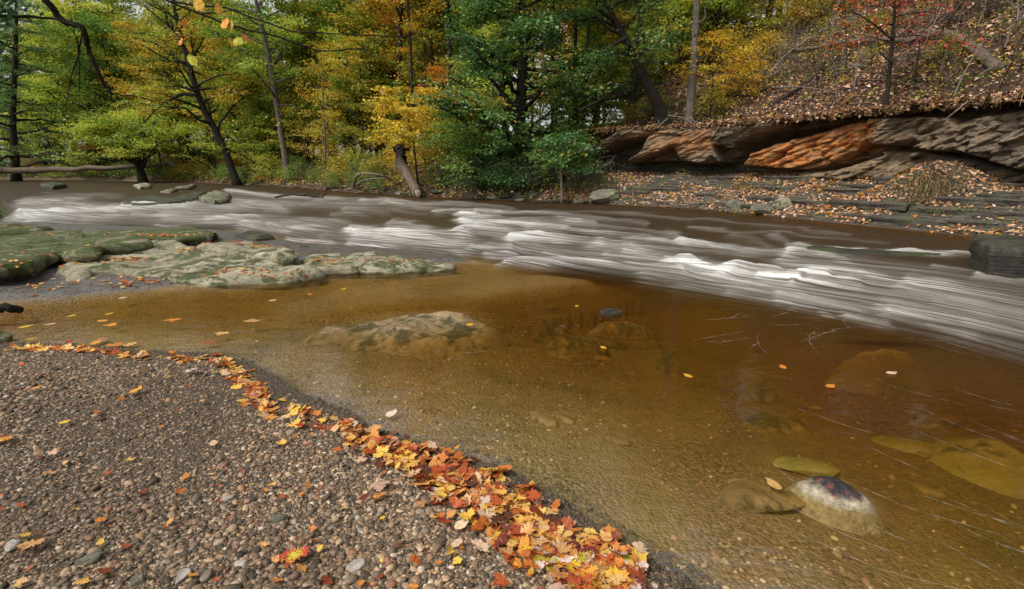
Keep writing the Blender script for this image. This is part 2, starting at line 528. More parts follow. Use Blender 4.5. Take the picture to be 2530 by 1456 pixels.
def slab(name, poly, ztop, thick, mat, label, cat='rock', step=.08, under=.12, rough=.03, tilt=(0, 0), seed=0, group=None, round_=.12, wob=.05, steps=0):
    """flat rock: outline in world metres, its own thickness, undercut sides"""
    b = resample(poly, step)
    c = b.mean(0)
    nrm = np.stack([b[:, 0] - c[0], b[:, 1] - c[1]], 1)
    nrm /= np.linalg.norm(nrm, axis=1)[:, None]
    b = b + nrm * (wob * fbm(b[:, 0] * 3, b[:, 1] * 3, 0, seed + 3, 4))[:, None]
    pl = [tuple(p) for p in b]
    lo, hi = b.min(0), b.max(0)
    gx, gy = np.meshgrid(np.arange(lo[0], hi[0], step), np.arange(lo[1], hi[1], step))
    gx, gy = gx.ravel(), gy.ravel()
    rs = np.random.RandomState(seed)
    gx, gy = gx + rs.uniform(-.3, .3, len(gx)) * step, gy + rs.uniform(-.3, .3, len(gy)) * step
    k = sdp(gx, gy, pl) > step * .55
    ip = np.stack([gx[k], gy[k]], 1)
    allp = np.concatenate([b, ip])
    nb = len(b)
    res = delaunay_2d_cdt([Vector(p) for p in allp], [(i, (i + 1) % nb) for i in range(nb)], [], 1, 1e-5)
    vv = np.array([tuple(v) for v in res[0]])
    tri = np.array([f for f in res[2] if len(f) == 3])
    def top(x, y, e):
        z = ztop + tilt[0] * (x - c[0]) + tilt[1] * (y - c[1]) + rough * fbm(x * 1.6, y * 1.6, 0, seed + 5, 5) * 2 + rough * .35 * fbm(x * 9, y * 9, 0, seed + 6, 3)
        if steps:
            q = steps
            t = (z + .05 * fbm(x * 2.2, y * 2.2, 0, seed + 8, 3)) / q
            z = q * (np.floor(t) + sstep(.7, 1, t - np.floor(t)))
        return z - round_ * .7 * (1 - np.clip(e / round_, 0, 1)) ** 2
    e = np.maximum(sdp(vv[:, 0], vv[:, 1], pl), 0)
    V = [np.column_stack([vv, top(vv[:, 0], vv[:, 1], e)])]
    # ordered boundary of the result = first nb input verts mapped
    omap = {}
    for i, orig in enumerate(res[3]):
        for q in orig:
            omap[q] = i
    ring = np.array([omap[i] for i in range(nb)])
    F = [tri]
    prev = ring
    cnt = len(vv)
    zt = V[0][ring, 2]
    rows = 7
    nr = vv[ring] - c
    nr /= np.linalg.norm(nr, axis=1)[:, None]
    quads = []
    for r in range(1, rows + 1):
        f = r / rows
        x, y = vv[ring, 0], vv[ring, 1]
        ins = under * (sstep(.15, .6, f)) + rough * .8 * fbm(x * 4, y * 4, f * 7, seed + 9, 3) + .02 * np.sin(f * 19 + 3 * fbm(x, y, 0, seed, 2))
        P = np.column_stack([x - nr[:, 0] * ins, y - nr[:, 1] * ins, zt - thick * f])
        cur = cnt + np.arange(nb)
        cnt += nb
        V.append(P)
        quads.append(np.stack([prev, cur, np.roll(cur, -1), np.roll(prev, -1)], 1))
        prev = cur
    V = np.concatenate(V)
    loc = np.array([c[0], c[1], ztop - thick])
    # make triangles face up
    a, b2, c2 = (V[tri[:, i]] for i in range(3))
    flip = np.cross(b2 - a, c2 - a)[:, 2] < 0
    tri[flip] = tri[flip][:, ::-1]
    area = np.sum(vv[ring, 0] * np.roll(vv[ring, 1], -1) - np.roll(vv[ring, 0], -1) * vv[ring, 1])
    quads = np.concatenate(quads)
    if area < 0:
        quads = quads[:, ::-1]
    me = mesh(name, V - loc, [tri, quads], mat=mat)
    return tag(obj(name, me, loc=loc), label, cat, group)

def ico(n):
    import bmesh
    bm = bmesh.new()
    bmesh.ops.create_icosphere(bm, subdivisions=n, radius=1)
    V = np.array([v.co[:] for v in bm.verts])
    F = np.array([[v.index for v in f.verts] for f in bm.faces])
    bm.free()
    return V, F
ICO5, ICO2 = ico(5), ico(2)

def boulder(name, loc, dim, mat, label, seed, cuts=9, rz=0.0, group=None, rough=.06, cat='rock', tiltx=0.0):
    rs = np.random.RandomState(seed)
    V, F = ICO5[0].copy(), ICO5[1]
    for _ in range(cuts):
        d = rs.normal(0, 1, 3)
        d /= np.linalg.norm(d)
        h = rs.uniform(.45, .8)
        ex = np.maximum(V @ d - h, 0)
        V -= np.outer(ex * .93, d)
    V *= (1 + rough * fbm(V[:, 0] * 2, V[:, 1] * 2, V[:, 2] * 2 + seed, seed, 5) * 2)[:, None]
    V *= np.asarray(dim)
    me = mesh(name, V, F, mat=mat)
    return tag(obj(name, me, loc=loc, rot=(tiltx, 0, rz)), label, cat, group)

# the mossy and pale rock ledges beside the pool
slab('rock_slab', G2([(-260, 585), (0, 574), (200, 563), (330, 572), (378, 584), (378, 597), (300, 607), (254, 609), (252, 622), (200, 622), (144, 618), (110, 630), (90, 648), (0, 664), (-260, 680)], .28),
     .28, .30, MAT_MOSSY, 'big green mossy rock slab with a dark undercut tip at the left edge', seed=2, rough=.035, under=.28, round_=.10, tilt=(0, -.02), steps=.045)
slab('rock_slab', G2([(205, 572), (300, 563), (500, 562), (540, 570), (520, 583), (425, 588), (378, 594), (300, 606), (255, 606), (215, 596)], .22),
     .22, .26, MAT_MOSSY, 'low mossy rock slab with a heap of fallen leaves on it, at the rapids edge', seed=3, rough=.025, under=.14, round_=.05, steps=.04)
slab('rock_slab', G2([(124, 652), (174, 634), (311, 627), (345, 608), (385, 598), (425, 600), (502, 611), (620, 628), (697, 634), (740, 648), (800, 656), (790, 662), (703, 672), (536, 678), (435, 676), (368, 667), (285, 660), (217, 662), (214, 684), (160, 686), (150, 668)], .15),
     .15, .2, MAT_PALE, 'long pale rounded rock slab with moss patches in front of the mossy ones', seed=4, rough=.045, under=.06, round_=.09, tilt=(0, .05), steps=.03)
slab('rock_slab', G2([(486, 610), (536, 592), (636, 595), (703, 605), (738, 627), (697, 633), (620, 624), (553, 616)], .24),
     .24, .27, MAT_PALE, 'small pale rock slab behind the long pale one, at the water', seed=5, rough=.03, under=.12, round_=.05, steps=.035)
slab('rock_slab', G2([(740, 640), (780, 622), (893, 616), (994, 629), (1094, 641), (1125, 649), (1077, 655), (977, 658), (843, 661), (760, 664)], .10),
     .10, .16, MAT_PALE, 'thin cracked pale rock slab at the tip of the ledge, ending in the pool', seed=6, rough=.035, under=.04, round_=.08, steps=.035)
slab('rock_slab', G2([(-260, 563), (-40, 552), (80, 551), (134, 560), (90, 566), (-40, 572), (-260, 575)], .30),
     .30, .34, MAT_MOSSY, 'low mossy rock slab under the leafy bush at the left edge', seed=7, rough=.03)
slab('wet_rock', G2([(572, 578), (610, 568), (650, 570), (680, 583), (630, 588)], .12), .13, .3, MAT_DARK, 'dark wet rock with a few leaves between the slabs and the rapids', seed=8, rough=.03, step=.06)
slab('wet_rock', G2([(650, 596), (700, 592), (775, 612), (760, 622), (735, 622)], .02), .03, .2, MAT_DARK, 'dark wet rock edge behind the small pale slab', seed=9, rough=.03, step=.06)

# rocks in the river upstream
slab('ledge_rock', G2([(296, 499), (330, 486), (385, 484), (430, 488), (450, 480), (478, 474), (512, 472), (490, 490), (440, 500), (400, 505), (340, 507)], .1), .10, .3, MAT_DARK,
     'flat wet rock ledge with water falling over its edge upstream', seed=10, rough=.04, step=.15, under=.05)
slab('ledge_rock', G2([(490, 484), (510, 472), (545, 469), (570, 476), (565, 486), (530, 492)], .25), .22, .4, MAT_BANK, 'mossy rounded rock at the right end of the small falls', seed=11, rough=.08, step=.15)
slab('ledge_rock', G2([(98, 457), (108, 452), (135, 449), (165, 456), (130, 460)], .25), .3, .5, MAT_DARK, 'flat dark rock standing in the calm water far left', seed=12, step=.25, rough=.06)
slab('ledge_rock', G2([(328, 456), (350, 452), (375, 453), (370, 460), (345, 461)], .2), .2, .4, MAT_PALE, 'small pale flat rock in the calm water upstream', seed=13, step=.25, rough=.05)
slab('ledge_rock', G2([(395, 470), (425, 464), (440, 466), (420, 472)], .15), .15, .3, MAT_BANK, 'tilted flat stone near the far bank upstream of the falls', seed=14, step=.25, rough=.05)
slab('ledge_rock', G2([(430, 462), (470, 455), (485, 454), (470, 462)], .2), .2, .4, MAT_BANK, 'thin stone leaning at the far waterline upstream', seed=15, step=.25, rough=.05)
slab('ledge_rock', G2([(1976, 604), (1990, 599), (2030, 607), (2110, 612), (2250, 618), (2400, 622), (2420, 629), (2250, 628), (2100, 624), (2020, 617), (1985, 611)], .03), .02, .25, MAT_DARK,
     'thin rock lip just awash in the rapids near the stone block', seed=16, step=.08, rough=.02, under=.02)
# stone block at the right edge
slab('stone_block', G2([(2402, 590), (2412, 576), (2560, 581), (2760, 590), (2760, 622), (2560, 612), (2450, 606)], .42), .42, .55, MAT_DARK, 'squared dark stone block standing in the water at the right edge', seed=17, rough=.02, under=.05, step=.06, round_=.04)
p = G(2432, 606, .1)
boulder('wet_rock', (p[0], p[1] - .02, .06), (.22, .15, .18), MAT_DARK, 'small wet black rock against the squared stone block', 18)

# domed rocks lying in the water
DOMES = []
def dome(px, py, rx, ry, ztop, rz, mat, label, seed, power=2.2, off=(0, 0), cat='rock', name='river_rock', kk=.26):
    x, y, _ = G(px, py, 0)
    zb = min(gz(x, y) - .08, ztop - .08)
    th = np.linspace(0, 2 * np.pi, 64, endpoint=False)
    q = np.linspace(0, 1, 26)[1:]
    Q, T = np.meshgrid(q, th, indexing='ij')
    wob = 1 + .22 * fbm(np.cos(T) * 1.3, np.sin(T) * 1.3, 0, seed, 3)
    lx, ly = Q * np.cos(T) * rx * wob, Q * np.sin(T) * ry * wob
    h = 1 - Q ** power
    pk = 1 - kk * np.clip(np.hypot(lx / rx - off[0], ly / ry - off[1]), 0, 1.5) ** 2
    z = zb + (ztop - zb) * h * pk + .05 * rx * fbm(lx / rx * 3, ly / rx * 3, 0, seed + 2, 5) * 2
    ca, sa = math.cos(rz), math.sin(rz)
    V = np.stack([lx * ca - ly * sa, lx * sa + ly * ca, z], -1).reshape(-1, 3)
    ctr = np.array([[0, 0, zb + (ztop - zb) * (1 - kk * math.hypot(*off) ** 2)]])
    V = np.concatenate([V, ctr])
    n, m = 64, len(q)
    i = np.arange(m - 1)[:, None] * n
    j = np.arange(n)[None, :]
    k = (j + 1) % n
    F4 = np.stack([i + j, i + n + j, i + n + k, i + k], -1).reshape(-1, 4)
    jj = np.arange(n)
    F3 = np.stack([np.full(n, m * n), jj, (jj + 1) % n], 1)
    me = mesh(name, V, [F4, F3], mat=mat)
    o = obj(name, me, loc=(x, y, 0))
    tag(o, label, cat)
    DOMES.append((x, y, rx, ry, rz, ztop, zb, power, off, kk))
    return o

def dome_h(x, y):
    z = np.full(np.shape(x), -9.0)
    for (cx, cy, rx, ry, rz, zt, zb, pw, off, kk) in DOMES:
        ca, sa = math.cos(rz), math.sin(rz)
        lx, ly = ((x - cx) * ca + (y - cy) * sa) / rx, (-(x - cx) * sa + (y - cy) * ca) / ry
        q = np.hypot(lx, ly)
        h = zb + (zt - zb) * (1 - np.minimum(q, 1) ** pw) * (1 - kk * np.clip(np.hypot(lx - off[0], ly - off[1]), 0, 1.5) ** 2)
        z = np.where(q < 1, np.maximum(z, h), z)
    return z

dome(985, 812, 1.08, .66, .018, .3, MAT_SUB, 'large tan half sunken rock with a mossy dark crest in the pool', 40, 7, (.22, .55), kk=.30)
dome(1420, 812, .38, .24, -.09, .1, MAT_SUB, 'flat tan sunken stone in the pool beside the big half sunken rock', 41, 5)
dome(1540, 786, .50, .20, -.035, .02, MAT_SUB, 'wide flat tan stone sunken under the shiny black one', 42, 4)
p = G(1510, 772, .01)
boulder('river_rock', (p[0], p[1], .0), (.125, .07, .05), MAT_DARK, 'small shiny black stone breaking the surface of the pool', 52, cuts=5)
dome(1580, 788, .2, .09, -.07, .0, MAT_SUB, 'narrow pale sunken stone right of the shiny black stone', 43, 1.8)
dome(1370, 782, .30, .10, -.03, .2, MAT_SUB, 'thin tan sunken stone left of the shiny black stone', 44, 1.6)
dome(1930, 985, .24, .17, -.14, -.4, MAT_SUB, 'flat tan sunken stone under the foam lines in the pool', 46, 5)
dome(2190, 850, .5, .12, -.05, -.12, MAT_SUBG, 'long dark sunken rock under the fast water', 47, 3)
dome(2490, 1060, .42, .44, -.15, -.5, MAT_SUBG, 'large greenish sunken boulder at the right edge', 48, 3)
dome(2450, 1470, .3, .14, -.10, -.3, MAT_SUBG, 'greenish sunken stone in the bottom right corner', 49, 3)
dome(1660, 850, .14, .06, -.08, -.1, MAT_SUB, 'small oval sunken stone in the middle of the pool', 50, 3)
dome(1900, 905, .12, .05, -.1, -.15, MAT_SUB, 'small orange tinted sunken stone in the pool', 51, 3)
def boulder_top_mat():
    m, nt = new_mat('red_black_stone')
    P = coords(nt, 'Object')
    n = noise(nt, P, 26, 6, .75)
    top = ramp(nt, n, [(.4, (.008, .008, .012)), (.53, (.035, .03, .035)), (.6, (.2, .03, .015)), (.75, (.33, .07, .03))])
    low = ramp(nt, noise(nt, P, 30, 5, .7), [(.3, (.13, .11, .07)), (.7, (.52, .46, .33))])
    z = nd(nt, 'ShaderNodeSeparateXYZ', {0: P}).outputs[2]
    f = ramp(nt, mth(nt, 'ADD', z, mth(nt, 'MULTIPLY', mth(nt, 'SUBTRACT', noise(nt, P, 18, 5), .5), .06)), [(.018, (0, 0, 0)), (.04, (1, 1, 1))])
    finish(nt, principled(nt, mixc(nt, f, low, top), .32, bump(nt, n, .8, .02), .5))
    return m
dome(2062, 1222, .25, .15, .062, -.55, boulder_top_mat(), 'rounded river boulder with a red and black crest above the water', 45, 3.2, (0, .15))

# ------------------------------------------------------------------ water
wang = np.radians(np.linspace(-56, 56, 760))
wrad = np.concatenate([np.geomspace(.9, 4, 190)[:-1], np.geomspace(4, 26, 420)[:-1], np.geomspace(26, 110, 130)])
wx, wy, wF = polar(wang, wrad)
wg, ws, wnx, wdb, wdl = ground(wx, wy)
wpx, wpy = proj(wx, wy, 0 * wx)
STROKES = [
    ([(872, 562), (905, 566), (960, 572), (1060, 572), (1145, 573)], 11, .95), ([(880, 580), (1000, 582), (1120, 600), (1260, 612)], 13, .6),
    ([(870, 600), (1000, 603), (1150, 612), (1260, 622)], 9, .5), ([(1145, 530), (1175, 531), (1240, 534)], 5, .9), ([(1142, 547), (1200, 546), (1290, 552), (1400, 560)], 8, .85),
    ([(1130, 570), (1180, 560), (1260, 575), (1330, 588)], 12, .8), ([(1262, 588), (1330, 586), (1420, 592), (1480, 596)], 8, .95), ([(1480, 596), (1560, 608), (1686, 642), (1800, 660)], 16, .6),
    ([(975, 545), (1010, 552), (1060, 566)], 8, .7), ([(1240, 652), (1330, 652), (1420, 648), (1500, 656), (1600, 664), (1690, 672)], 7, .75), ([(1260, 612), (1400, 622), (1540, 636), (1686, 655)], 16, .42),
    ([(1686, 598), (1740, 604), (1800, 610), (1870, 618), (1930, 622)], 8, .8), ([(1935, 614), (1990, 609), (2030, 618), (2100, 640)], 9, .9), ([(2030, 616), (2150, 617), (2300, 622), (2420, 627), (2560, 632)], 4.5, .95),
    ([(1686, 648), (1705, 645), (1740, 660), (1800, 676)], 9, .95), ([(1790, 668), (1825, 661), (1880, 672), (1960, 690)], 10, .9), ([(1965, 686), (1990, 681), (2040, 690), (2120, 704)], 10, .95),
    ([(1690, 662), (1900, 690), (2100, 712), (2300, 742), (2560, 790)], 24, .42), ([(1930, 640), (2100, 672), (2300, 712), (2560, 768)], 18, .5), ([(2100, 640), (2300, 672), (2560, 720)], 14, .28),
    ([(1600, 680), (1800, 704), (2000, 735), (2200, 770), (2400, 815)], 12, .35), ([(2250, 690), (2400, 715), (2560, 752)], 15, .45), ([(2200, 755), (2400, 790), (2560, 830)], 20, .3), ([(2380, 800), (2560, 860)], 24, .16),
    ([(50, 524), (150, 522), (300, 516), (420, 510), (560, 508), (700, 514)], 9, .85), ([(300, 505), (400, 506), (470, 496), (520, 490), (565, 484)], 6, .95), ([(45, 500), (120, 498), (250, 506), (300, 512)], 10, .55),
    ([(565, 472), (620, 476), (700, 482), (800, 486), (900, 490)], 5, .8), ([(120, 495), (60, 492)], 6, .4), ([(560, 492), (700, 500), (850, 504), (1000, 508)], 8, .5), ([(60, 545), (250, 542), (420, 536), (600, 545)], 10, .35),
    ([(400, 530), (560, 535), (700, 545), (850, 552)], 14, .4), ([(600, 556), (750, 560), (870, 575)], 12, .45), ([(700, 588), (760, 595), (820, 606)], 10, .6), ([(900, 492), (1000, 496), (1100, 503), (1250, 510)], 5, .6),
    ([(950, 500), (1060, 512), (1140, 522)], 4, .5), ([(1085, 522), (1140, 520), (1180, 524)], 4, .7), ([(1180, 524), (1300, 523), (1450, 535), (1600, 552)], 4, .55), ([(1250, 540), (1400, 545), (1550, 560), (1700, 590)], 5, .45),
    ([(1300, 560), (1450, 567), (1600, 585), (1680, 605)], 6, .45), ([(1650, 575), (1690, 590), (1700, 603)], 9, .25), ([(1815, 575), (1870, 590), (1880, 606)], 8, .25), ([(1905, 580), (1935, 594), (1945, 608)], 8, .3),
    ([(2420, 680), (2470, 690), (2560, 700)], 6, .6), ([(2300, 655), (2400, 668), (2500, 690)], 4, .5), ([(1150, 520), (1500, 522), (1800, 545), (2100, 580)], 3, .3), ([(1700, 560), (1950, 575), (2200, 600)], 3, .25),
    ([(60, 487), (200, 483), (300, 482)], 5, .25), ([(20, 535), (150, 533), (300, 530)], 8, .45),
]
rsf = np.random.RandomState(404)
NP_ = ([-300, 40, 300, 540, 700, 880, 1210, 1500, 1900, 2300, 2530, 2900], [538, 552, 562, 566, 598, 610, 648, 692, 758, 838, 905, 1040])
FP_ = ([0, 560, 900, 1250, 1700, 2000, 2400, 2600], [447, 456, 471, 497, 515, 545, 585, 606])
for k in range(90):
    px_ = rsf.uniform(40, 2500)
    v_ = rsf.uniform(.04, .8) if px_ < 1500 else rsf.uniform(.03, .62)
    pts = []
    l_ = rsf.uniform(50, 190) * (.5 + (px_ / 2500))
    for q in (0, .33, .66, 1):
        xx = px_ + q * l_
        yn, yf = np.interp(xx, *NP_), np.interp(xx, *FP_)
        pts.append((xx, yn + (yf - yn) * v_ + rsf.normal(0, 1.2)))
    STROKES.append((pts, rsf.uniform(2, 7) * (.45 + px_ / 2200), rsf.uniform(.15, .6) * (1 - .5 * v_)))
foam = np.zeros(len(wx))
crest = np.zeros(len(wx))
jx = 34 * fbm(wpx / 80, wpy / 14, 0, 61, 3)
jy = 9 * fbm(wpx / 80, wpy / 14, 0, 62, 4)
for pts, w, st in STROKES:
    near = (wpx > min(p[0] for p in pts) - 130) & (wpx < max(p[0] for p in pts) + 130) & (wpy > min(p[1] for p in pts) - 90) & (wpy < max(p[1] for p in pts) + 110)
    qx_, qy_ = (wpx + jx)[near], (wpy + jy)[near]
    d, _, ar_ = seg_dist(qx_, qy_, pts)
    ps = sorted(pts)
    dy_ = qy_ - np.interp(qx_, [p[0] for p in ps], [p[1] for p in ps])
    L_ = sum(math.hypot(b[0] - a[0], b[1] - a[1]) for a, b in zip(pts, pts[1:]))
    we = np.where(dy_ < 0, w * .75, w * 1.7)
    g = np.exp(-(d / we) ** 2) * (1 - .5 * ar_ / L_)
    foam[near] = 1 - (1 - foam[near]) * (1 - st * g)
    crest[near] += st * g * min(1, w / 8)
dN, _, arc = seg_dist(wx, wy, NEARB)
side = ws * 0 + np.where(wpy < np.interp(wpx, [-300, 40, 300, 540, 700, 880, 1210, 1500, 1900, 2300, 2530, 2900], [538, 552, 562, 566, 598, 610, 648, 692, 758, 838, 905, 1040]), 1, -1)
dN = dN * side
fast = sstep(-.25, .5, dN) * sstep(0, 1.2, -ws)
river_grey = fast * sstep(7.5, 2.0, dN) * sstep(34, 22, wy)
foam = np.clip(foam + .05 * river_grey * (0.6 + fbm(arc * .2, dN * 1.6, 0, 64, 3)), 0, 1) * sstep(-.9, .1, dN)
turb = fast * np.clip(.25 + crest, 0, 1.3)
wz = .06 * turb * fbm(arc * .55, dN * 1.5, 0, 65, 3) * 2 + .06 * np.clip(crest, 0, 1.3) * sstep(40, 18, wy) + .012 * fast * fbm(arc * .5, dN * 5, 0, 66, 3)
wz += .003 * fbm(wx * 2.5, wy * 2.5, 0, 67, 3)
wz *= sstep(-.02, -.25, np.maximum(ws, np.maximum(wdb, wdl)))
bedtop = np.maximum(wg, dome_h(wx, wy))
depth = np.clip(wz - bedtop, 0, 1.2)
calm_deep = sstep(0, 1.5, dN)
depth = depth + calm_deep * .5
keep = (wg < .07)[wF].any(1)
me_w = mesh('water', np.stack([wx, wy, wz], 1), wF[keep], {'foam': foam, 'depth': depth, 'fast': fast}, uv=np.stack([arc, dN], 1))

def water_material():
    m, nt = new_mat('river_water')
    uv = nd(nt, 'ShaderNodeUVMap', uv_map='flow').outputs[0]
    s1 = noise(nt, nd(nt, 'ShaderNodeMapping', {'Vector': uv, 'Scale': (.22, 5, 1)}).outputs[0], 2.2, 6, .62, .25)
    s2 = noise(nt, nd(nt, 'ShaderNodeMapping', {'Vector': uv, 'Scale': (.3, 17, 1)}).outputs[0], 2.0, 4, .6, .15)
    st = mth(nt, 'ADD', mth(nt, 'MULTIPLY', s1, .6), mth(nt, 'MULTIPLY', s2, .4))
    fo = attr(nt, 'foam')
    fast = attr(nt, 'fast')
    dep = attr(nt, 'depth')
    stk = mth(nt, 'MULTIPLY_ADD', mth(nt, 'SUBTRACT', st, .5), 5.4, .46)
    stk = mth(nt, 'MAXIMUM', stk, .03)
    soft = mth(nt, 'MULTIPLY', mth(nt, 'POWER', fo, 4.0), .26)
    ff = mth(nt, 'ADD', mth(nt, 'MULTIPLY', fo, stk), soft, clamp=True)
    ff = mth(nt, 'MULTIPLY', ff, .9)
    P = coords(nt, 'Object')
    ripple = noise(nt, nd(nt, 'ShaderNodeMapping', {'Vector': P, 'Scale': (1, 2.2, 1)}).outputs[0], 3.0, 3, .5)
    h = mth(nt, 'ADD', mth(nt, 'MULTIPLY', mth(nt, 'MULTIPLY', st, fast), 1.3), mth(nt, 'MULTIPLY', ripple, .35))
    nrm = bump(nt, h, .3, .05)
    murk = mth(nt, 'SUBTRACT', 1.0, mth(nt, 'POWER', math.exp(-1.3), dep))
    def ch(b):
        return mth(nt, 'POWER', b, dep)
    tint = nd(nt, 'ShaderNodeCombineColor', {0: ch(.24), 1: ch(.058), 2: ch(.0014)}).outputs[0]
    trans = nd(nt, 'ShaderNodeBsdfTransparent', {'Color': tint}).outputs[0]
    mc = mixc(nt, fast, (.085, .043, .007), (.044, .026, .009))
    mur = nd(nt, 'ShaderNodeBsdfDiffuse', {'Color': mc, 'Normal': nrm}).outputs[0]
    body = nd(nt, 'ShaderNodeMixShader', {0: murk, 1: trans, 2: mur}).outputs[0]
    fr = nd(nt, 'ShaderNodeFresnel', {'IOR': 1.33, 'Normal': nrm}).outputs[0]
    fr = mth(nt, 'MULTIPLY', fr, mth(nt, 'MULTIPLY_ADD', fast, .03, .14))
    gl = nd(nt, 'ShaderNodeBsdfGlossy', {'Color': (1, 1, 1, 1), 'Roughness': mth(nt, 'MULTIPLY_ADD', fast, .2, .09), 'Normal': nrm}).outputs[0]
    surf = nd(nt, 'ShaderNodeMixShader', {0: fr, 1: body, 2: gl}).outputs[0]
    fcol = mixc(nt, ff, (.62, .6, .56), (.82, .83, .84))
    fd = nd(nt, 'ShaderNodeBsdfDiffuse', {'Color': fcol, 'Normal': nrm}).outputs[0]
    finish(nt, nd(nt, 'ShaderNodeMixShader', {0: ff, 1: surf, 2: fd}).outputs[0])
    return m
me_w.materials.append(water_material())
kind(obj('water', me_w), 'structure')

# ------------------------------------------------------------------ the sandstone cliff
pxs = np.linspace(1405, 3150, 640)
cx_, cy_, nxn, nyn = [], [], [], []
Yl = np.linspace(5, 34, 1400)
for p in pxs:
    dx = (p - CX) / FPX
    X = dx * (Yl * CP - (2.2 - HC) * SP)
    d, _, _ = seg_dist(X, Yl, BANK)
    s = np.where(inside(X, Yl, FARLAND), d, -d)
    k = int(np.argmax(s > 3.55))
    cx_.append(X[k]); cy_.append(Yl[k])
def smooth1(a, n=25):
    a = np.asarray(a, float)
    e = np.concatenate([2 * a[0] - a[n:0:-1], a, 2 * a[-1] - a[-2:-n - 2:-1]])
    return np.convolve(e, np.ones(2 * n + 1) / (2 * n + 1), 'valid')
cx_, cy_ = smooth1(cx_), smooth1(cy_)
tx, ty = np.gradient(cx_), np.gradient(cy_)
tl = np.hypot(tx, ty)
ox, oy = -ty / tl, tx / tl            # towards the river
sgn = np.sign((0 - cx_) * ox + (0 - cy_) * oy)
ox, oy = ox * sgn, oy * sgn
zs = np.linspace(.45, RIM + .02, 120)
PX, ZZ = np.meshgrid(pxs, zs)
BX, BY = np.broadcast_to(cx_, PX.shape), np.broadcast_to(cy_, PX.shape)
qx, qy = proj(BX, BY, ZZ)
wob = 5 * fbm(qx / 40, qy / 40, 0, 71, 4)
qx2, qy2 = qx + wob * 1.5, qy + 4 * fbm(qx / 30, qy / 30, 0, 72, 4)
BLOCKS = [  # outline in photo pixels, depth, slope in x, slope in y, edge softness
    ([(1452, 390), (1480, 368), (1499, 348), (1546, 322), (1625, 318), (1615, 340), (1580, 350), (1540, 352), (1505, 372)], .75, .002, -.004, 6),
    ([(1556, 405), (1590, 376), (1623, 335), (1690, 305), (1700, 360), (1650, 380), (1600, 396)], .85, .001, .004, 5),
    ([(1672, 335), (1700, 300), (1776, 308), (1778, 350), (1800, 402), (1760, 408), (1690, 402), (1676, 370)], .70, .001, .002, 5),
    ([(1772, 340), (1780, 308), (1860, 300), (1984, 298), (1960, 318), (1934, 330), (1887, 347), (1837, 370), (1786, 364)], .95, -.0005, -.003, 4),
    ([(1862, 415), (1887, 380), (1940, 355), (1990, 340), (1995, 352), (1960, 385), (1930, 412)], .60, -.001, .003, 4),
    ([(1915, 418), (1960, 385), (1992, 340), (2098, 305), (2140, 296), (2178, 300), (2176, 356), (2100, 402), (2020, 424)], .45, .001, .005, 6),
    ([(2165, 340), (2175, 292), (2290, 286), (2390, 292), (2420, 330), (2310, 360), (2180, 362)], .60, .0006, .002, 5),
    ([(2290, 372), (2330, 330), (2420, 292), (2560, 270), (2800, 250), (3200, 240), (3200, 430), (2560, 420), (2420, 380)], .72, .0004, .004, 6),
    ([(1990, 425), (2060, 408), (2190, 372), (2300, 372), (2420, 392), (2560, 425), (3200, 445), (3200, 480), (2300, 460), (2000, 440)], .42, 0, .003, 4),
    ([(1400, 332), (1500, 318), (1700, 297), (2000, 287), (2300, 262), (2560, 236), (3200, 200), (3200, 214), (2560, 250), (2300, 276), (2000, 299), (1700, 308), (1500, 330), (1400, 345)], .80, 0, 0, 4),
]
off = np.zeros(PX.shape) - .2 - .5 * sstep(395, 410, qy) * sstep(1920, 1860, qx)
for poly, d0, ax, ay, soft in BLOCKS:
    e = sdp(qx2, qy2, poly)
    c = np.mean(poly, 0)
    d0 = d0 + (.38 * fbm(PX / 55, 0, 0, 80, 4) if d0 == .80 else 0)
    v = (d0 + ax * (qx - c[0]) + ay * (qy - c[1])) * sstep(-soft * .3, soft, e) - .18 * np.clip(1 - e / 14, 0, 1) ** 2 * (e > 0)
    off = np.where(e > -soft * .3, np.maximum(off, v * 1.25), off)
bed_ = (ZZ * 1.0 + .22 * fbm(cx_ * .8, cy_ * .8, 0, 73, 2)[None, :] + .10 * PX / 300)
off += .035 * fbm(PX / 120, bed_ * 9, 0, 74, 4) * 2 + .03 * fbm(PX / 30, ZZ * 7, 0, 81, 3) + .05 * fbm(BX * 2.2, BY * 2.2, ZZ * 2.2, 75, 5) * 2 + .02 * fbm(BX * 9, BY * 9, ZZ * 14, 76, 3)
HOLLOWS = [[(1440, 396), (1505, 372), (1545, 350), (1620, 340), (1590, 378), (1556, 406), (1650, 400), (1760, 410), (1862, 414), (1862, 440), (1440, 440)],
           [(1790, 404), (1837, 372), (1890, 350), (1960, 322), (2060, 304), (2140, 296), (2085, 308), (1992, 338), (1940, 354), (1885, 380), (1864, 414)], [(2010, 424), (2100, 404), (2180, 372), (2200, 384), (2120, 412), (2060, 428)]]
for pgn in HOLLOWS:
    off -= .75 * sstep(-3, 8, sdp(qx2, qy2, pgn))
rsc = np.random.RandomState(9)
sx, sy = rsc.uniform(1380, 3200, 260), rsc.uniform(215, 450, 260)
sv, stx, sty = rsc.uniform(-1, 1, 260), rsc.normal(0, 1, 260), rsc.normal(0, 1, 260)
d1 = np.full(PX.shape, 1e9); d2 = d1.copy(); ci_ = np.zeros(PX.shape, int)
rx_, ry_ = (qx2 * .9 + qy2 * .42), (qy2 * .9 - qx2 * -.38)
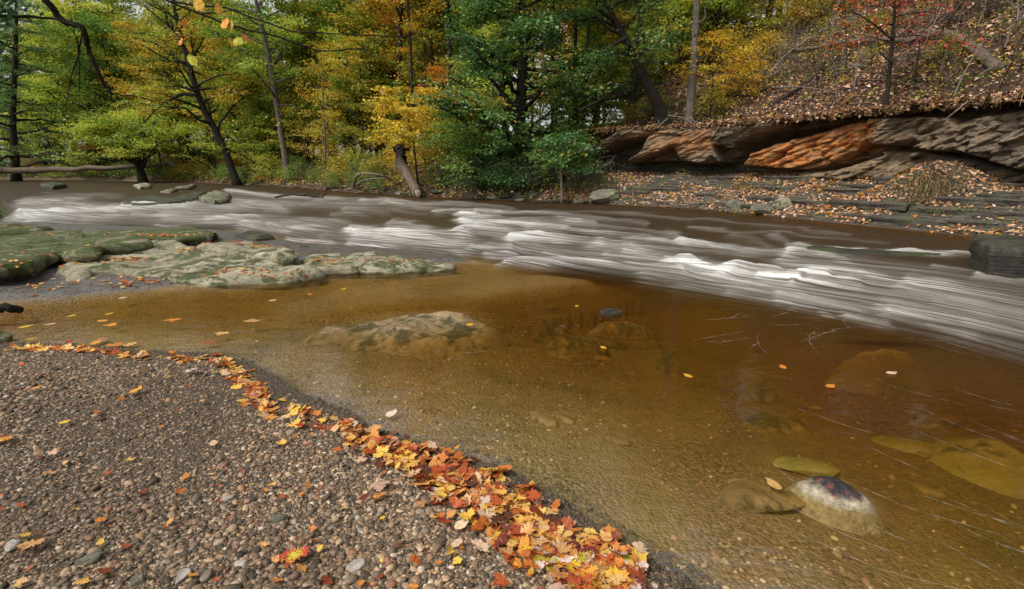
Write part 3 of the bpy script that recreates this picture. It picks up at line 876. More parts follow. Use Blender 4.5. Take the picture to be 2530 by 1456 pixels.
for k in range(260):
    ax_, ay_ = (sx[k] * .9 + sy[k] * .42), (sy[k] * .9 + sx[k] * .38)
    dd = np.hypot((qx2 - sx[k] + 1.1 * (qy2 - sy[k])) / 50, (qy2 - sy[k] + .3 * (qx2 - sx[k])) / 25)
    m1 = dd < d1
    d2 = np.where(m1, d1, np.minimum(d2, dd)); ci_ = np.where(m1, k, ci_); d1 = np.where(m1, dd, d1)
off += .075 * sv[ci_] + .0016 * stx[ci_] * (qx2 - sx[ci_]) + .005 * sty[ci_] * (qy2 - sy[ci_]) - .10 * np.clip(1 - (d2 - d1) / .10, 0, 1)
cellv = sv[ci_] * .5 + .5
nS = 1500
sx, sy = rsc.uniform(1400, 2700, nS), rsc.uniform(240, 440, nS)
sv2, sty2 = rsc.uniform(-1, 1, nS), rsc.normal(0, 1, nS)
c1 = np.full(PX.shape, 1e9); c2 = c1.copy(); cj = np.zeros(PX.shape, int)
for k in range(nS):
    sl = slice(max(0, int((sx[k] - 80 - 1405) / 1745 * 639)), max(1, int((sx[k] + 80 - 1405) / 1745 * 639)))
    dd = np.hypot((qx[:, sl] - sx[k] + 1.0 * (qy[:, sl] - sy[k])) / 22, (qy[:, sl] - sy[k] + .3 * (qx[:, sl] - sx[k])) / 8)
    m1 = dd < c1[:, sl]
    c2[:, sl] = np.where(m1, c1[:, sl], np.minimum(c2[:, sl], dd)); cj[:, sl] = np.where(m1, k, cj[:, sl]); c1[:, sl] = np.where(m1, dd, c1[:, sl])
off += .035 * sv2[cj] + .004 * sty2[cj] * (qy - sy[cj])
cellv = np.clip(cellv * .6 + .4 * (sv2[cj] * .5 + .5), 0, 1)
off *= sstep(1405, 1450, PX)
VX, VY, VZ = BX + ox * off, BY + oy * off, ZZ + 0
VX, VY, VZ = [np.asarray(a) for a in (VX, VY, VZ)]
cap = []
for back, zz in ((.3, RIM + .04), (.85, RIM + .0), (1.35, RIM - .25)):
    cap.append((cx_ - ox * back + 0 * cx_, cy_ - oy * back, np.full(len(pxs), zz) + .03 * fbm(cx_ * 2, cy_ * 2, back, 77, 3)))
VX = np.concatenate([VX] + [c[0][None] for c in cap]); VY = np.concatenate([VY] + [c[1][None] for c in cap]); VZ = np.concatenate([VZ] + [c[2][None] for c in cap])
m_, n_ = VX.shape
i = np.arange(m_ - 1)[:, None] * n_ + np.arange(n_ - 1)[None, :]
cF = np.stack([i, i + 1, i + n_ + 1, i + n_], -1).reshape(-1, 4)
RUSTP = [[(1870, 420), (1890, 375), (1990, 335), (2100, 300), (2200, 295), (2190, 360), (2100, 405), (1960, 425)], [(1610, 380), (1700, 330), (1770, 315), (1790, 370), (1700, 385)], [(1560, 335), (1640, 322), (1690, 320), (1640, 350)]]
rust = np.zeros(PX.shape)
for pgn, w in zip(RUSTP, (1, .55, .4)):
    rust = np.maximum(rust, w * sstep(-14, 20, sdp(qx2, qy2, pgn)))
rust = np.concatenate([rust, np.zeros((3, n_))])
soil_ = np.concatenate([sstep(RIM - .16, RIM - .06, ZZ + .1 * fbm(PX / 25, 0, 0, 78, 4)), np.ones((3, n_))])
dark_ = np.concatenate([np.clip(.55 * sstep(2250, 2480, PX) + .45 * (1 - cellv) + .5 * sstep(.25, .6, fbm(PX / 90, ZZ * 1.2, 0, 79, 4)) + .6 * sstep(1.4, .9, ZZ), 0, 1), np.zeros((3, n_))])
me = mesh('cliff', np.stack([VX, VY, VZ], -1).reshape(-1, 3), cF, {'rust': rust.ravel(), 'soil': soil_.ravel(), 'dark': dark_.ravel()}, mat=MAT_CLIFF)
tag(obj('cliff', me), 'layered brown and rust stained sandstone cliff with dark undercuts above the far bank', 'cliff')
CLIFF = (cx_, cy_, ox, oy, off)
# ------------------------------------------------------------------ trees
def bend(p0, p1, n, sag, rs, jit):
    t = np.linspace(0, 1, n)[:, None]
    P = np.asarray(p0) * (1 - t) + np.asarray(p1) * t
    P[:, 2] += sag * 4 * (t * (1 - t))[:, 0]
    L = np.linalg.norm(np.asarray(p1) - np.asarray(p0))
    J = rs.normal(0, jit * L, P.shape) * np.sin(np.pi * t)
    J[0] = 0
    return P + J

def path_at(P, f):
    P = np.asarray(P)
    x = f * (len(P) - 1)
    i = min(int(x), len(P) - 2)
    return P[i] * (1 - (x - i)) + P[i + 1] * (x - i)

def build_tree(seed, trunk, r0, r1=.02, lo=.35, limbs=16, limb_len=3.0, elev=(10, 50), twigs=5, leaves=5000, leaf=.11, spread=.42, flat=.35, clump=.25,
               extra=(), aspect=.6, tilt=.45, topfade=.55, wob=.12, az0=None, droop=0.0, twig_len=.38, min_r=.006, sides=8):
    """returns (trunk MB, crown MB): tapered trunk, limbs and twigs, and leaves in sprays round the twigs"""
    rs = np.random.RandomState(seed)
    T, Cn = MB(), MB()
    trunk = np.asarray(trunk, float)
    L = np.concatenate([[0], np.cumsum(np.linalg.norm(np.diff(trunk, axis=0), axis=1))])
    t = np.linspace(0, L[-1], max(14, 3 * len(trunk)))
    tp = np.stack([np.interp(t, L, trunk[:, k]) for k in range(3)], 1)
    for _ in range(2):
        tp[1:-1] = .25 * tp[:-2] + .5 * tp[1:-1] + .25 * tp[2:]
    u = t / L[-1]
    rr = r0 * (1 - u) + r1 * u + r0 * .55 * np.exp(-u * L[-1] / (r0 * 2.2))
    T.tube(tp, rr, sides + 2, wob=wob * .5, rs=rs)
    segs = []
    starts = []
    for k in range(limbs):
        f = lo + (1 - lo) * ((k + rs.uniform(0, 1)) / limbs)
        az = (k * 2.4 + rs.uniform(-.5, .5)) if az0 is None else az0 + rs.normal(0, .9)
        el = math.radians(rs.uniform(*elev))
        ll = limb_len * rs.uniform(.65, 1.15) * (1 - topfade * max(0, (f - lo) / (1 - lo)))
        starts.append((path_at(tp, f), az, el, ll, (r0 * (1 - f) + r1 * f) * .5))
    for e in extra:                                   # limbs traced by hand: (points, r)
        P = np.asarray(e[0], float)
        tt = np.linspace(0, 1, len(P))
        t2 = np.linspace(0, 1, 3 * len(P))
        P = np.stack([np.interp(t2, tt, P[:, k]) for k in range(3)], 1)
        T.tube(P, np.linspace(e[1], e[1] * .35, len(P)), sides, wob=wob * .4, rs=rs)
        if e[2]:
            segs.append((P, e[1]))
    for p0, az, el, ll, r in starts:
        p1 = p0 + ll * np.array([math.cos(az) * math.cos(el), math.sin(az) * math.cos(el), math.sin(el)])
        P = bend(p0, p1, 6, ll * .06 - droop * ll, rs, .04)
        r = max(r, min_r * 1.5)
        T.tube(P, np.linspace(r, max(r * .25, min_r), 6), 5, rs=rs)
        segs.append((P, r))
    tips = []
    for P, r in segs:
        base = rs.uniform(.15, .85)
        ln = np.linalg.norm(P[-1] - P[0])
        dirv = (P[-1] - P[0]) / (ln + 1e-9)
        for k in range(twigs):
            f = rs.uniform(.3, 1)
            p0 = path_at(P, f)
            d = dirv + rs.normal(0, .6, 3) * np.array([1, 1, .5])
            d /= np.linalg.norm(d)
            p1 = p0 + d * ln * twig_len * rs.uniform(.6, 1.3)
            p1[2] -= droop * ln * .3
            Q = bend(p0, p1, 4, .02 * ln, rs, .05)
            T.tube(Q, np.linspace(max(r * .3, min_r), min_r * .5, 4), 3)
            tips.append((Q, base))
    if leaves and tips:
        m = max(3, leaves // len(tips))
        for Q, base in tips:
            mm = int(m * rs.uniform(.4, 1.6))
            f = rs.uniform(.1, 1.12, mm)
            x = np.clip(f, 0, 1) * (len(Q) - 1)
            i = np.minimum(x.astype(int), len(Q) - 2)
            w_ = (x - i)[:, None]
            P = Q[i] * (1 - w_) + Q[i + 1] * w_
            P = P + rs.normal(0, 1, (mm, 3)) * spread * np.array([1, 1, flat])
            tone = np.clip(.5 + (base - .5) * clump * 3 + rs.normal(0, .17, mm), 0, 1)
            nrm = rs.normal(0, .25, 3) + np.array([0, 0, 1])
            Cn.add(*leafcards(P, leaf, rs, tilt, aspect, tone, nrm, .2, droop=.35))
    return T, Cn

def plant_tree(name, loc, T, Cn, bark, fol, label, cat='tree', group=None, rz=0.0, s=1.0):
    e = empty(name, loc, label, cat, group)
    e.rotation_euler = (0, 0, rz)
    e.scale = (s, s, s)
    obj('trunk', T.mesh('trunk', bark), e)
    if Cn is not None and Cn.n:
        obj('crown', Cn.mesh('crown', FOL[fol], smooth=False), e)
    return e

def traced(pts, Y, dy=0.0):
    """trunk line measured in the photo, at distance Y, as points relative to its base"""
    P = np.array([A(px, py, Y + dy * k) for k, (px, py) in enumerate(pts)])
    z0 = gz(P[0, 0], P[0, 1])
    P[0, 2] = z0 - .15
    return P - [P[0, 0], P[0, 1], z0], (P[0, 0], P[0, 1], z0)

def rel(pts, Y, base):
    return [tuple(np.array(A(a, b, Y)) - np.array(base)) for a, b in pts]

# --- trees one can pick out
P, b = traced([(1650, 296), (1628, 262), (1598, 205), (1568, 140), (1530, 70), (1490, 5), (1440, -80), (1400, -170)], bank_at(1650, 4.75)[1])
T, Cn = build_tree(101, P, .27, .07, .36, 22, 3.4, (-12, 40), 6, 10000, .14, .32, .25, droop=.05,
                   extra=[(rel([(1545, 95), (1500, 120), (1475, 150), (1460, 165)], 22.8, b), .09, True), (rel([(1585, 185), (1620, 120), (1650, 60)], 23.5, b), .06, True)])
plant_tree('leaning_tree', b, T, Cn, BARK_DARK, 'deep', 'thick dark tree leaning left over the river from the cliff edge')
P, b = traced([(1703, 298), (1711, 200), (1717, 110), (1722, 0), (1727, -120), (1730, -260)], bank_at(1703, 4.75)[1])
T, Cn = build_tree(102, P, .20, .1, .62, 7, 2.2, (10, 50), 4, 900, .10, .3, .4,
                   extra=[(rel([(1718, 60), (1745, 45), (1740, 20), (1755, 0)], 22.4, b), .035, False), (rel([(1712, 150), (1740, 140), (1770, 110)], 22.2, b), .02, False), (rel([(1708, 250), (1690, 215), (1688, 190)], 22.2, b), .02, False)])
plant_tree('grey_trunk_tree', b, T, Cn, BARK_GREY, 'yellow', 'straight pale grey trunk standing at the cliff edge beside the leaning tree')
P, b = traced([(985, 318), (985, 200), (988, 100), (990, 0), (992, -140), (990, -300)], 40)
T, Cn = build_tree(103, P, .27, .1, .45, 18, 4.8, (0, 40), 7, 11000, .17, .6, .25)
plant_tree('maple_tree', b, T, Cn, BARK_DARK, 'orange', 'straight dark maple trunk behind the yellow sapling, with orange leaves high up')
P, b = traced([(712, 436), (700, 360), (690, 300), (678, 225), (662, 130), (640, 30), (610, -80), (590, -200)], 42)
T, Cn = build_tree(104, P, .27, .07, .30, 34, 4.6, (-15, 40), 7, 15000, .2, .42, .18,
                   extra=[(rel([(668, 170), (700, 120), (720, 60), (735, 0)], 42, b), .08, True)])
plant_tree('slender_tree', b, T, Cn, BARK_GREY, 'lime', 'slender grey barked tree with light green leaves leaning left at the far waterline')
P, b = traced([(584, 428), (556, 370), (530, 318), (500, 265), (482, 215), (465, 150), (438, 60), (425, -20), (410, -140)], 45)
T, Cn = build_tree(105, P, .33, .09, .24, 32, 5.5, (-5, 55), 7, 13000, .19, .42, .2,
                   extra=[(rel([(488, 235), (450, 232), (410, 252), (380, 275), (360, 300)], 44, b), .16, True), (rel([(482, 225), (440, 212), (400, 215)], 44, b), .13, True),
                          (rel([(470, 170), (430, 140), (380, 105), (330, 95)], 45, b), .1, True), (rel([(468, 160), (500, 100), (530, 40), (560, -30)], 45, b), .1, True),
                          (rel([(450, 95), (400, 50), (350, 10), (300, -20)], 45, b), .09, True), (rel([(480, 215), (530, 190), (580, 180), (640, 190)], 44.5, b), .08, True)])
plant_tree('crooked_tree', b, T, Cn, BARK_DARK, 'mixed', 'crooked dark tree with many arching limbs leaning left from the far bank')
P, b = traced([(352, 436), (342, 400), (330, 375), (300, 350), (270, 330)], 53)
T, Cn = build_tree(106, P, .42, .06, .25, 30, 6.0, (-5, 50), 7, 15000, .23, .5, .2,
                   extra=[(rel([(345, 420), (320, 385), (285, 360), (250, 350)], 52, b), .18, True), (rel([(350, 415), (360, 380), (380, 350), (420, 330)], 53, b), .16, True), (rel([(346, 410), (345, 370), (350, 320), (360, 280)], 53, b), .18, True)])
plant_tree('spreading_tree', b, T, Cn, BARK_DARK, 'lime', 'low spreading multi stemmed green tree over the calm water far left')
P, b = traced([(803, 446), (802, 400), (804, 350), (800, 280), (796, 200), (800, 120)], 36)
T, Cn = build_tree(107, P, .09, .02, .12, 30, 2.0, (0, 45), 5, 4200, .09, .32, .4)
plant_tree('sapling', b, T, Cn, BARK_TAN, 'yellow', 'thin sapling with sparse small yellow leaves at the far waterline')
P, b = traced([(1288, 440), (1286, 370), (1284, 300), (1288, 220), (1294, 130), (1290, 30), (1285, -60), (1280, -180)], 26)
T, Cn = build_tree(108, P, .34, .1, .12, 52, 4.5, (-18, 40), 7, 26000, .17, .34, .2, droop=.08, clump=.3,
                   extra=[(rel([(1288, 300), (1250, 240), (1200, 180), (1150, 110), (1130, 80)], 25.5, b), .13, True), (rel([(1285, 330), (1330, 300), (1400, 250), (1440, 235)], 25, b), .11, True)])
plant_tree('dark_oak', b, T, Cn, BARK_DARK, 'deep', 'big dense dark green tree drooping over the far bank in the middle')
P, b = traced([(1195, 432), (1190, 390), (1178, 340), (1160, 290), (1150, 250)], 26)
T, Cn = build_tree(109, P, .16, .03, .1, 26, 2.7, (-20, 35), 7, 14000, .11, .33, .3, droop=.15)
plant_tree('leafy_shrub', b, T, Cn, BARK_DARK, 'green', 'bright green leafy shrub spilling down the bank left of the big dark tree', 'shrub')
P, b = traced([(1245, 460), (1238, 425), (1232, 390), (1230, 350)], 25.2)
T, Cn = build_tree(139, P, .12, .03, .1, 20, 1.9, (-30, 25), 6, 9000, .11, .3, .3, droop=.2)
plant_tree('leafy_shrub', b, T, Cn, BARK_DARK, 'deep', 'drooping dark green shrub hanging to the water under the big dark tree', 'shrub')
P, b = traced([(1034, 462), (1028, 410), (1022, 350), (1012, 310), (1004, 270), (1000, 235)], 28.5)
T, Cn = build_tree(110, P, .06, .015, .42, 22, 2.7, (-6, 16), 6, 6500, .18, .26, .05, clump=.1, topfade=.35, tilt=.75)
plant_tree('yellow_maple', b, T, Cn, BARK_DARK, 'yellow', 'young maple with flat tiers of bright yellow leaves by the waterline')
P, b = traced([(1392, 440), (1385, 405), (1378, 375), (1392, 345)], 22.3)
T, Cn = build_tree(111, P, .10, .02, .45, 18, 1.55, (-15, 30), 5, 1700, .17, .25, .35, clump=.2)
plant_tree('leafy_shrub', b, T, Cn, BARK_TAN, 'deep', 'small oak shrub with sparse pale green leaves on a rooty stem left of the cliff', 'shrub')
P, b = traced([(1752, 292), (1756, 250), (1760, 200), (1765, 140), (1770, 80)], bank_at(1752, 5.2)[1])
T, Cn = build_tree(112, P, .045, .01, .3, 20, 1.6, (-5, 20), 5, 2600, .09, .22, .12, clump=.25)
plant_tree('sapling', b, T, Cn, BARK_DARK, 'yellow', 'yellow green sapling with flat tiers of leaves right of the pale grey trunk')
P, b = traced([(2208, 165), (2204, 110), (2210, 40), (2212, -40), (2205, -120)], 17.6)
T, Cn = build_tree(113, P, .075, .03, .42, 16, 1.8, (-20, 25), 4, 850, .13, .3, .4, clump=.3,
                   extra=[(rel([(2206, 100), (2160, 60), (2120, 35), (2075, 25)], 17.2, b), .03, True), (rel([(2206, 160), (2175, 130), (2160, 60)], 17.4, b), .025, False)], tilt=.9)
plant_tree('red_maple', b, T, Cn, BARK_DARK, 'red', 'small maple with red and orange leaves standing on the steep hillside')
P, b = traced([(860, 330), (856, 230), (845, 150), (835, 90), (828, 0), (826, -120)], 50)
T, Cn = build_tree(114, P, .3, .1, .4, 20, 4.6, (0, 45), 6, 7500, .17, .6, .3)
plant_tree('pale_trunk_tree', b, T, Cn, BARK_GREY, 'mixed', 'pale trunked tree with green and yellow leaves behind the yellow leaved sapling')
P, b = traced([(28, 400), (30, 300), (34, 200), (40, 80), (40, -80)], 58)
T, Cn = build_tree(115, P, .4, .1, .08, 46, 5.0, (-15, 12), 7, 16000, .22, .5, .16, clump=.15, aspect=.35, topfade=.6)
plant_tree('dark_conifer', b, T, Cn, BARK_DARK, 'deep', 'dark evergreen tree at the far left edge')

# --- the forest behind: a few kinds, each tree a copy with its own place
def kinds_tree(seed, h, r0, lo, limbs, ll, leaves, leaf, lean=.5, **kw):
    rs = np.random.RandomState(seed)
    n = 7
    t = np.linspace(0, 1, n)
    P = np.stack([np.cumsum(rs.normal(0, lean / n, n)), np.cumsum(rs.normal(0, lean / n, n)), t * h - .2], 1)
    P[0, :2] = 0
    return build_tree(seed, P, r0, .03, lo, limbs, ll, leaves=leaves, leaf=leaf, **kw)
KT = [kinds_tree(201, 15, .2, .2, 40, 4.6, 10500, .25, 1.5, spread=.45, flat=.16, twigs=6), kinds_tree(202, 18, .26, .28, 40, 5.2, 11000, .26, 2, spread=.5, flat=.18, twigs=6),
      kinds_tree(203, 11, .13, .1, 36, 3.6, 8000, .21, 1.2, spread=.4, flat=.14, twigs=5), kinds_tree(204, 20, .22, .38, 30, 4.2, 8500, .25, 1.2, spread=.5, flat=.2, twigs=5),
      kinds_tree(206, 17, .13, .5, 16, 2.8, 2600, .21, .9, spread=.4, flat=.15),
      kinds_tree(205, 7, .08, .08, 30, 2.6, 4600, .17, .8, spread=.34, flat=.14)]
KT[4], KT[5] = KT[5], KT[4]
KM = [(t.mesh('trunk', BARK_DARK), c.mesh('crown', FOL['green'], smooth=False)) for t, c in KT]
WORD = {'lime': 'light green', 'green': 'mid green', 'deep': 'dark green', 'yellow': 'yellow', 'orange': 'orange', 'mixed': 'green and yellow', 'red': 'red'}
def zone(px):
    for lim, wd in ((260, 'at the far left of the forest'), (620, 'behind the crooked tree'), (860, 'behind the slender grey tree'), (1110, 'round the straight dark maple trunk'),
                    (1480, 'behind the big dark green tree'), (1700, 'behind the leaning tree'), (1900, 'right of the pale grey trunk')):
        if px < lim:
            return wd
    return 'on top of the steep hillside'
def forest_tree(x, y, k, fol, s, rz, name='forest_tree', zz=None):
    z = gz(x, y) if zz is None else zz
    px = float(proj(x, y, z + 3)[0])
    lab = '%s %s tree %s' % (WORD[fol], ('rounded', 'tall', 'bushy', 'thin', 'young', 'sparse')[k] + ' crowned', zone(px))
    e = empty(name, (x, y, z), lab, 'tree', 'forest trees ' + zone(px))
    e.rotation_euler = (0, 0, rz)
    e.scale = (s, s, s)
    for nm, me, mt in (('trunk', KM[k][0], BARK_DARK), ('crown', KM[k][1], FOL[fol])):
        o = obj(nm, me, e)
        if nm == 'crown':
            o.material_slots[0].link = 'OBJECT'
            o.material_slots[0].material = mt
    return e
rs = np.random.RandomState(77)
PAL = [(0, 260, ['lime', 'lime', 'green', 'mixed', 'deep']), (260, 620, ['lime', 'lime', 'green', 'mixed', 'mixed', 'lime']), (620, 880, ['lime', 'mixed', 'green', 'mixed', 'lime']),
       (880, 1110, ['orange', 'yellow', 'mixed', 'lime', 'green', 'mixed', 'lime']), (1110, 1480, ['green', 'yellow', 'mixed', 'lime', 'lime']), (1480, 1800, ['green', 'mixed', 'lime', 'lime', 'yellow']), (1800, 2600, ['yellow', 'mixed', 'orange', 'green'])]
placed = []
def try_place(px, Y, ks, s, zmin=-9, mind=1.8, fol=None):
    x, y, _ = A(px, 400, Y)
    z, s_, nx, _, _ = ground(np.array([x]), np.array([y]))
    if s_[0] < .7 or (nx[0] > 2 and s_[0] < 5):
        return None
    for a, b_ in placed:
        if math.hypot(a - x, b_ - y) < mind:
            return None
    placed.append((x, y))
    if fol is None:
        for lo, hi, pal in PAL:
            if lo <= px < hi:
                fol = pal[rs.randint(len(pal))]
        fol = fol or PAL[0][2][rs.randint(5)] if px < 0 else (fol or 'mixed')
    return forest_tree(x, y, ks[rs.randint(len(ks))], fol, s * rs.uniform(.8, 1.2), rs.uniform(0, 6.28), zz=float(z[0]))
for px, Y, k_, fl in ((10, 62, 2, 'lime'), (70, 60, 0, 'lime'), (135, 63, 2, 'lime'), (190, 66, 0, 'lime'), (240, 60, 2, 'lime'), (300, 65, 0, 'green'), (395, 58, 2, 'lime'), (450, 60, 0, 'mixed'), (530, 54, 2, 'lime'), (610, 53, 0, 'mixed'), (650, 48, 2, 'lime'), (755, 46, 0, 'lime'), (800, 44, 2, 'mixed'), (900, 40, 2, 'mixed'), (930, 44, 0, 'mixed'), (1100, 48, 0, 'orange'), (1095, 36, 4, 'orange'), (1000, 52, 1, 'orange')):
    try_place(px, Y, (k_,), 1.0, fol=fl)
for k in range(96):                                             # the trees further back
    px = rs.uniform(-150, 1760)
    Ymin = np.interp(px, [0, 400, 800, 1200, 1500, 1800], [66, 62, 48, 38, 34, 33])
    try_place(px, Ymin + rs.uniform(0, 26), (0, 1, 1, 3, 3, 0), 1.0)
for k in range(80):                                             # understorey nearer the bank
    px = rs.uniform(-100, 1480)
    Ymin = np.interp(px, [0, 400, 700, 1000, 1300, 1480], [64, 58, 45, 37, 30, 29])
    try_place(px, Ymin + rs.uniform(0, 12), (2, 2, 4, 4, 4), .85, mind=1.5)
for px, Y, k_, fl in ((-60, 60, 1, 'lime'), (40, 70, 1, 'green'), (110, 74, 1, 'lime'), (160, 58, 3, 'mixed'), (215, 76, 1, 'lime'), (245, 70, 1, 'green'), (280, 72, 1, 'mixed'), (320, 76, 1, 'lime'), (360, 70, 1, 'lime'), (185, 70, 1, 'mixed'), (5, 75, 0, 'deep')):
    try_place(px, Y, (k_,), 1.5, fol=fl, mind=1.2)
for k in range(34):
    px = rs.uniform(1440, 1740)
    try_place(px, rs.uniform(28, 38), (4, 4, 2), .7, fol=('mixed', 'lime', 'green', 'lime')[k % 4], mind=1.0)
for k in range(40):                                             # slim trunks near the bank
    px = rs.uniform(600, 1640)
    try_place(px, np.interp(px, [600, 800, 1000, 1300, 1500, 1640], [51, 42, 33, 29, 27, 26]) + rs.uniform(0, 9), (5,), .95, mind=.9)
for k in range(26):                                             # crest of the steep hill
    px = rs.uniform(1480, 2000)
    Y = np.interp(px, [1480, 1700, 2000], [29, 31, 34]) + rs.uniform(0, 8)
    try_place(px, Y, (2, 4, 4, 3), .8, mind=1.3)
hk = 0
for k in range(900):                                            # woods on the upper hillside, mostly above the frame
    x, y = rs.uniform(8, 40), rs.uniform(6, 45)
    z, s_, nx, _, _ = ground(np.array([x]), np.array([y]))
    if hk >= 30 or s_[0] < 7 or s_[0] > 34 or nx[0] < 4:
        continue
    px, py = proj(x, y, z[0])
    if not (1820 < px < 2900 and -420 < py < 4) or any(math.hypot(a - x, b_ - y) < 2.2 for a, b_ in placed):
        continue
    placed.append((x, y))
    hk += 1
    forest_tree(x, y, (1, 0, 2)[hk % 3], ('mixed', 'lime', 'orange', 'green')[hk % 4], .85, rs.uniform(0, 6.28), zz=float(z[0]))
print('forest', len(placed), hk)

# low shrubs along the far bank, copies of two kinds
def shrub_kind(seed, h, leaves, leaf, ll=1.2):
    rs_ = np.random.RandomState(seed)
    P = [(0, 0, -.1), (.05, .03, h * .4), (.1, 0, h)]
    return build_tree(seed, P, .03, .008, .05, 26, ll, (0, 60), 5, leaves, leaf, .25, .4)
SK = [shrub_kind(301, 1.3, 1500, .10), shrub_kind(302, 1.9, 2200, .11, 1.5), shrub_kind(303, .8, 900, .09, .8)]
SM = [(t.mesh('stems', BARK_TAN), c.mesh('foliage', FOL['green'], smooth=False)) for t, c in SK]
def shrub(x, y, k, fol, s, lab, grp):
    e = empty('bank_shrub', (x, y, gz(x, y)), lab, 'shrub', grp)
    e.rotation_euler = (0, 0, rs.uniform(0, 6.28))
    e.scale = (s, s, s)
    obj('stems', SM[k][0], e)
    o = obj('foliage', SM[k][1], e)
    o.material_slots[0].link = 'OBJECT'
    o.material_slots[0].material = FOL[fol]
ns = 0
for k in range(125):
    px = rs.uniform(-60, 1440) if k < 75 else rs.uniform(-40, 980)
    inl = (rs.uniform(.6, 9) if px < 1150 else rs.uniform(.8, 3)) if k < 75 else rs.uniform(.15, 2.2)
    x, y, z = bank_at(px, inl)
    pal = ['lime', 'herb', 'yellow', 'green'] if px < 420 else ['green', 'mixed', 'yellow', 'lime', 'mixed', 'orange'] if px < 950 else ['mixed', 'green', 'orange', 'yellow'] if px < 1100 else ['deep', 'green']
    if k >= 75:
        pal = ['green', 'lime', 'green', 'mixed', 'herb', 'green']
    fol = pal[rs.randint(len(pal))]
    nm = {'herb': 'pale green'}.get(fol, WORD.get(fol))
    zn = 'along the far bank left of the spreading tree' if px < 330 else 'between the spreading and slender trees' if px < 720 else 'on the leafy bank by the big log' if px < 1090 else 'at the foot of the big dark tree'
    sz = rs.randint(3)
    shrub(x, y, sz, fol, rs.uniform(.8, 1.3) * (1 if k < 75 else .62), '%s %s shrub %s' % (('small', 'tall', 'low')[sz], nm, zn), 'bank shrubs ' + zn)
for px, inl, k, fol, s in ((1760, 5.2, 0, 'mixed', .8), (1830, 6.5, 1, 'yellow', .9), (1880, 9, 0, 'yellow', .9), (1800, 10, 1, 'mixed', .9), (1950, 12, 1, 'mixed', 1), (1620, 5.5, 0, 'green', .8), (1560, 5.2, 2, 'mixed', 1.), (1500, 4.8, 0, 'green', .9),
                           (2000, 15, 1, 'yellow', 1), (2060, 13, 0, 'mixed', 1), (1900, 17, 1, 'orange', 1.1), (1840, 14, 1, 'yellow', 1.1), (2330, 6.5, 2, 'mixed', .7), (2450, 9, 0, 'green', .8), (2380, 12, 0, 'mixed', .9)):
    x, y, z = bank_at(px, inl)
    shrub(x, y, k, fol, s, '%s %s shrub on the slope %s' % (('small', 'tall', 'low')[k], WORD[fol], 'right of the pale grey trunk' if px > 1700 else 'above the cliff end'), 'shrubs above the cliff')

# bush at the left edge on the near side
x, y, _ = G(-22, 552, .36)
T, Cn = MB(), None
P = [(0, 0, 0), (.02, 0, .2), (.03, 0, .5)]
T, Cn = build_tree(320, P, .012, .004, .05, 22, .24, (0, 60), 4, 1300, .045, .05, .6, min_r=.002)
plant_tree('leafy_bush', (x, y, .36), T, Cn, BARK_DARK, 'green', 'leafy green bush on the mossy rock at the left edge of the river', 'bush')

# ------------------------------------------------------------------ logs, branches, twigs
def limb_thing(name, pts, r0, r1, mat, label, cat, twigs=0, seed=1, tl=.5, sides=10, group=None, wob=.12, tr=.3, sub=4):
    rs_ = np.random.RandomState(seed)
    P = np.asarray(pts, float)
    b = P[0].copy()
    tt = np.linspace(0, 1, len(P))
    t2 = np.linspace(0, 1, sub * len(P))
    Q = np.stack([np.interp(t2, tt, P[:, k]) for k in range(3)], 1)
    for _ in range(2):
        Q[1:-1] = .25 * Q[:-2] + .5 * Q[1:-1] + .25 * Q[2:]
    Q = Q + rs_.normal(0, r0 * .12, Q.shape)
    M = MB()
    M.tube(Q - b, np.linspace(r0, r1, len(Q)), sides, wob=wob, rs=rs_)
    o = tag(obj(name, M.mesh(name, mat), loc=tuple(b)), label, cat, group)
    for k in range(twigs):
        f = rs_.uniform(.25, 1)
        p0 = path_at(Q, f) - b
        d = (Q[-1] - Q[0]) / np.linalg.norm(Q[-1] - Q[0]) + rs_.normal(0, .8, 3)
        d[2] = abs(d[2]) * .6 + .05
        p1 = p0 + d / np.linalg.norm(d) * tl * rs_.uniform(.5, 1.3)
        B = MB()
        B.tube(bend(p0, p1, 7, 0, rs_, .07), np.linspace(r1 * .8 + .004, .003, 7), 5)
        for q in range(3):
            p2 = p0 + (p1 - p0) * rs_.uniform(.3, .9)
            B.tube(bend(p2, p2 + rs_.normal(0, tl * tr, 3), 4, 0, rs_, .08), np.linspace(.006, .002, 4), 4)
        obj('branch', B.mesh('branch', mat), o)
    return o
def onland(px, py, up=0.0):
    """where the photo's pixel meets the land"""
    Y = np.geomspace(3, 120, 4000)
    dx, dy = (px - CX) / FPX, (CY - py) / FPX
    t = Y / (CP + dy * SP)
    X, Z = dx * t, HC + t * (dy * CP - SP)
    z = ground(X, Y)[0]
    hit = (Z <= z) & (Y > 9)
    k = int(np.argmax(hit)) if hit.any() else int(np.argmin(np.where(Y > 12, Z - z, 99)))
    return (X[k], Y[k], z[k] + up)

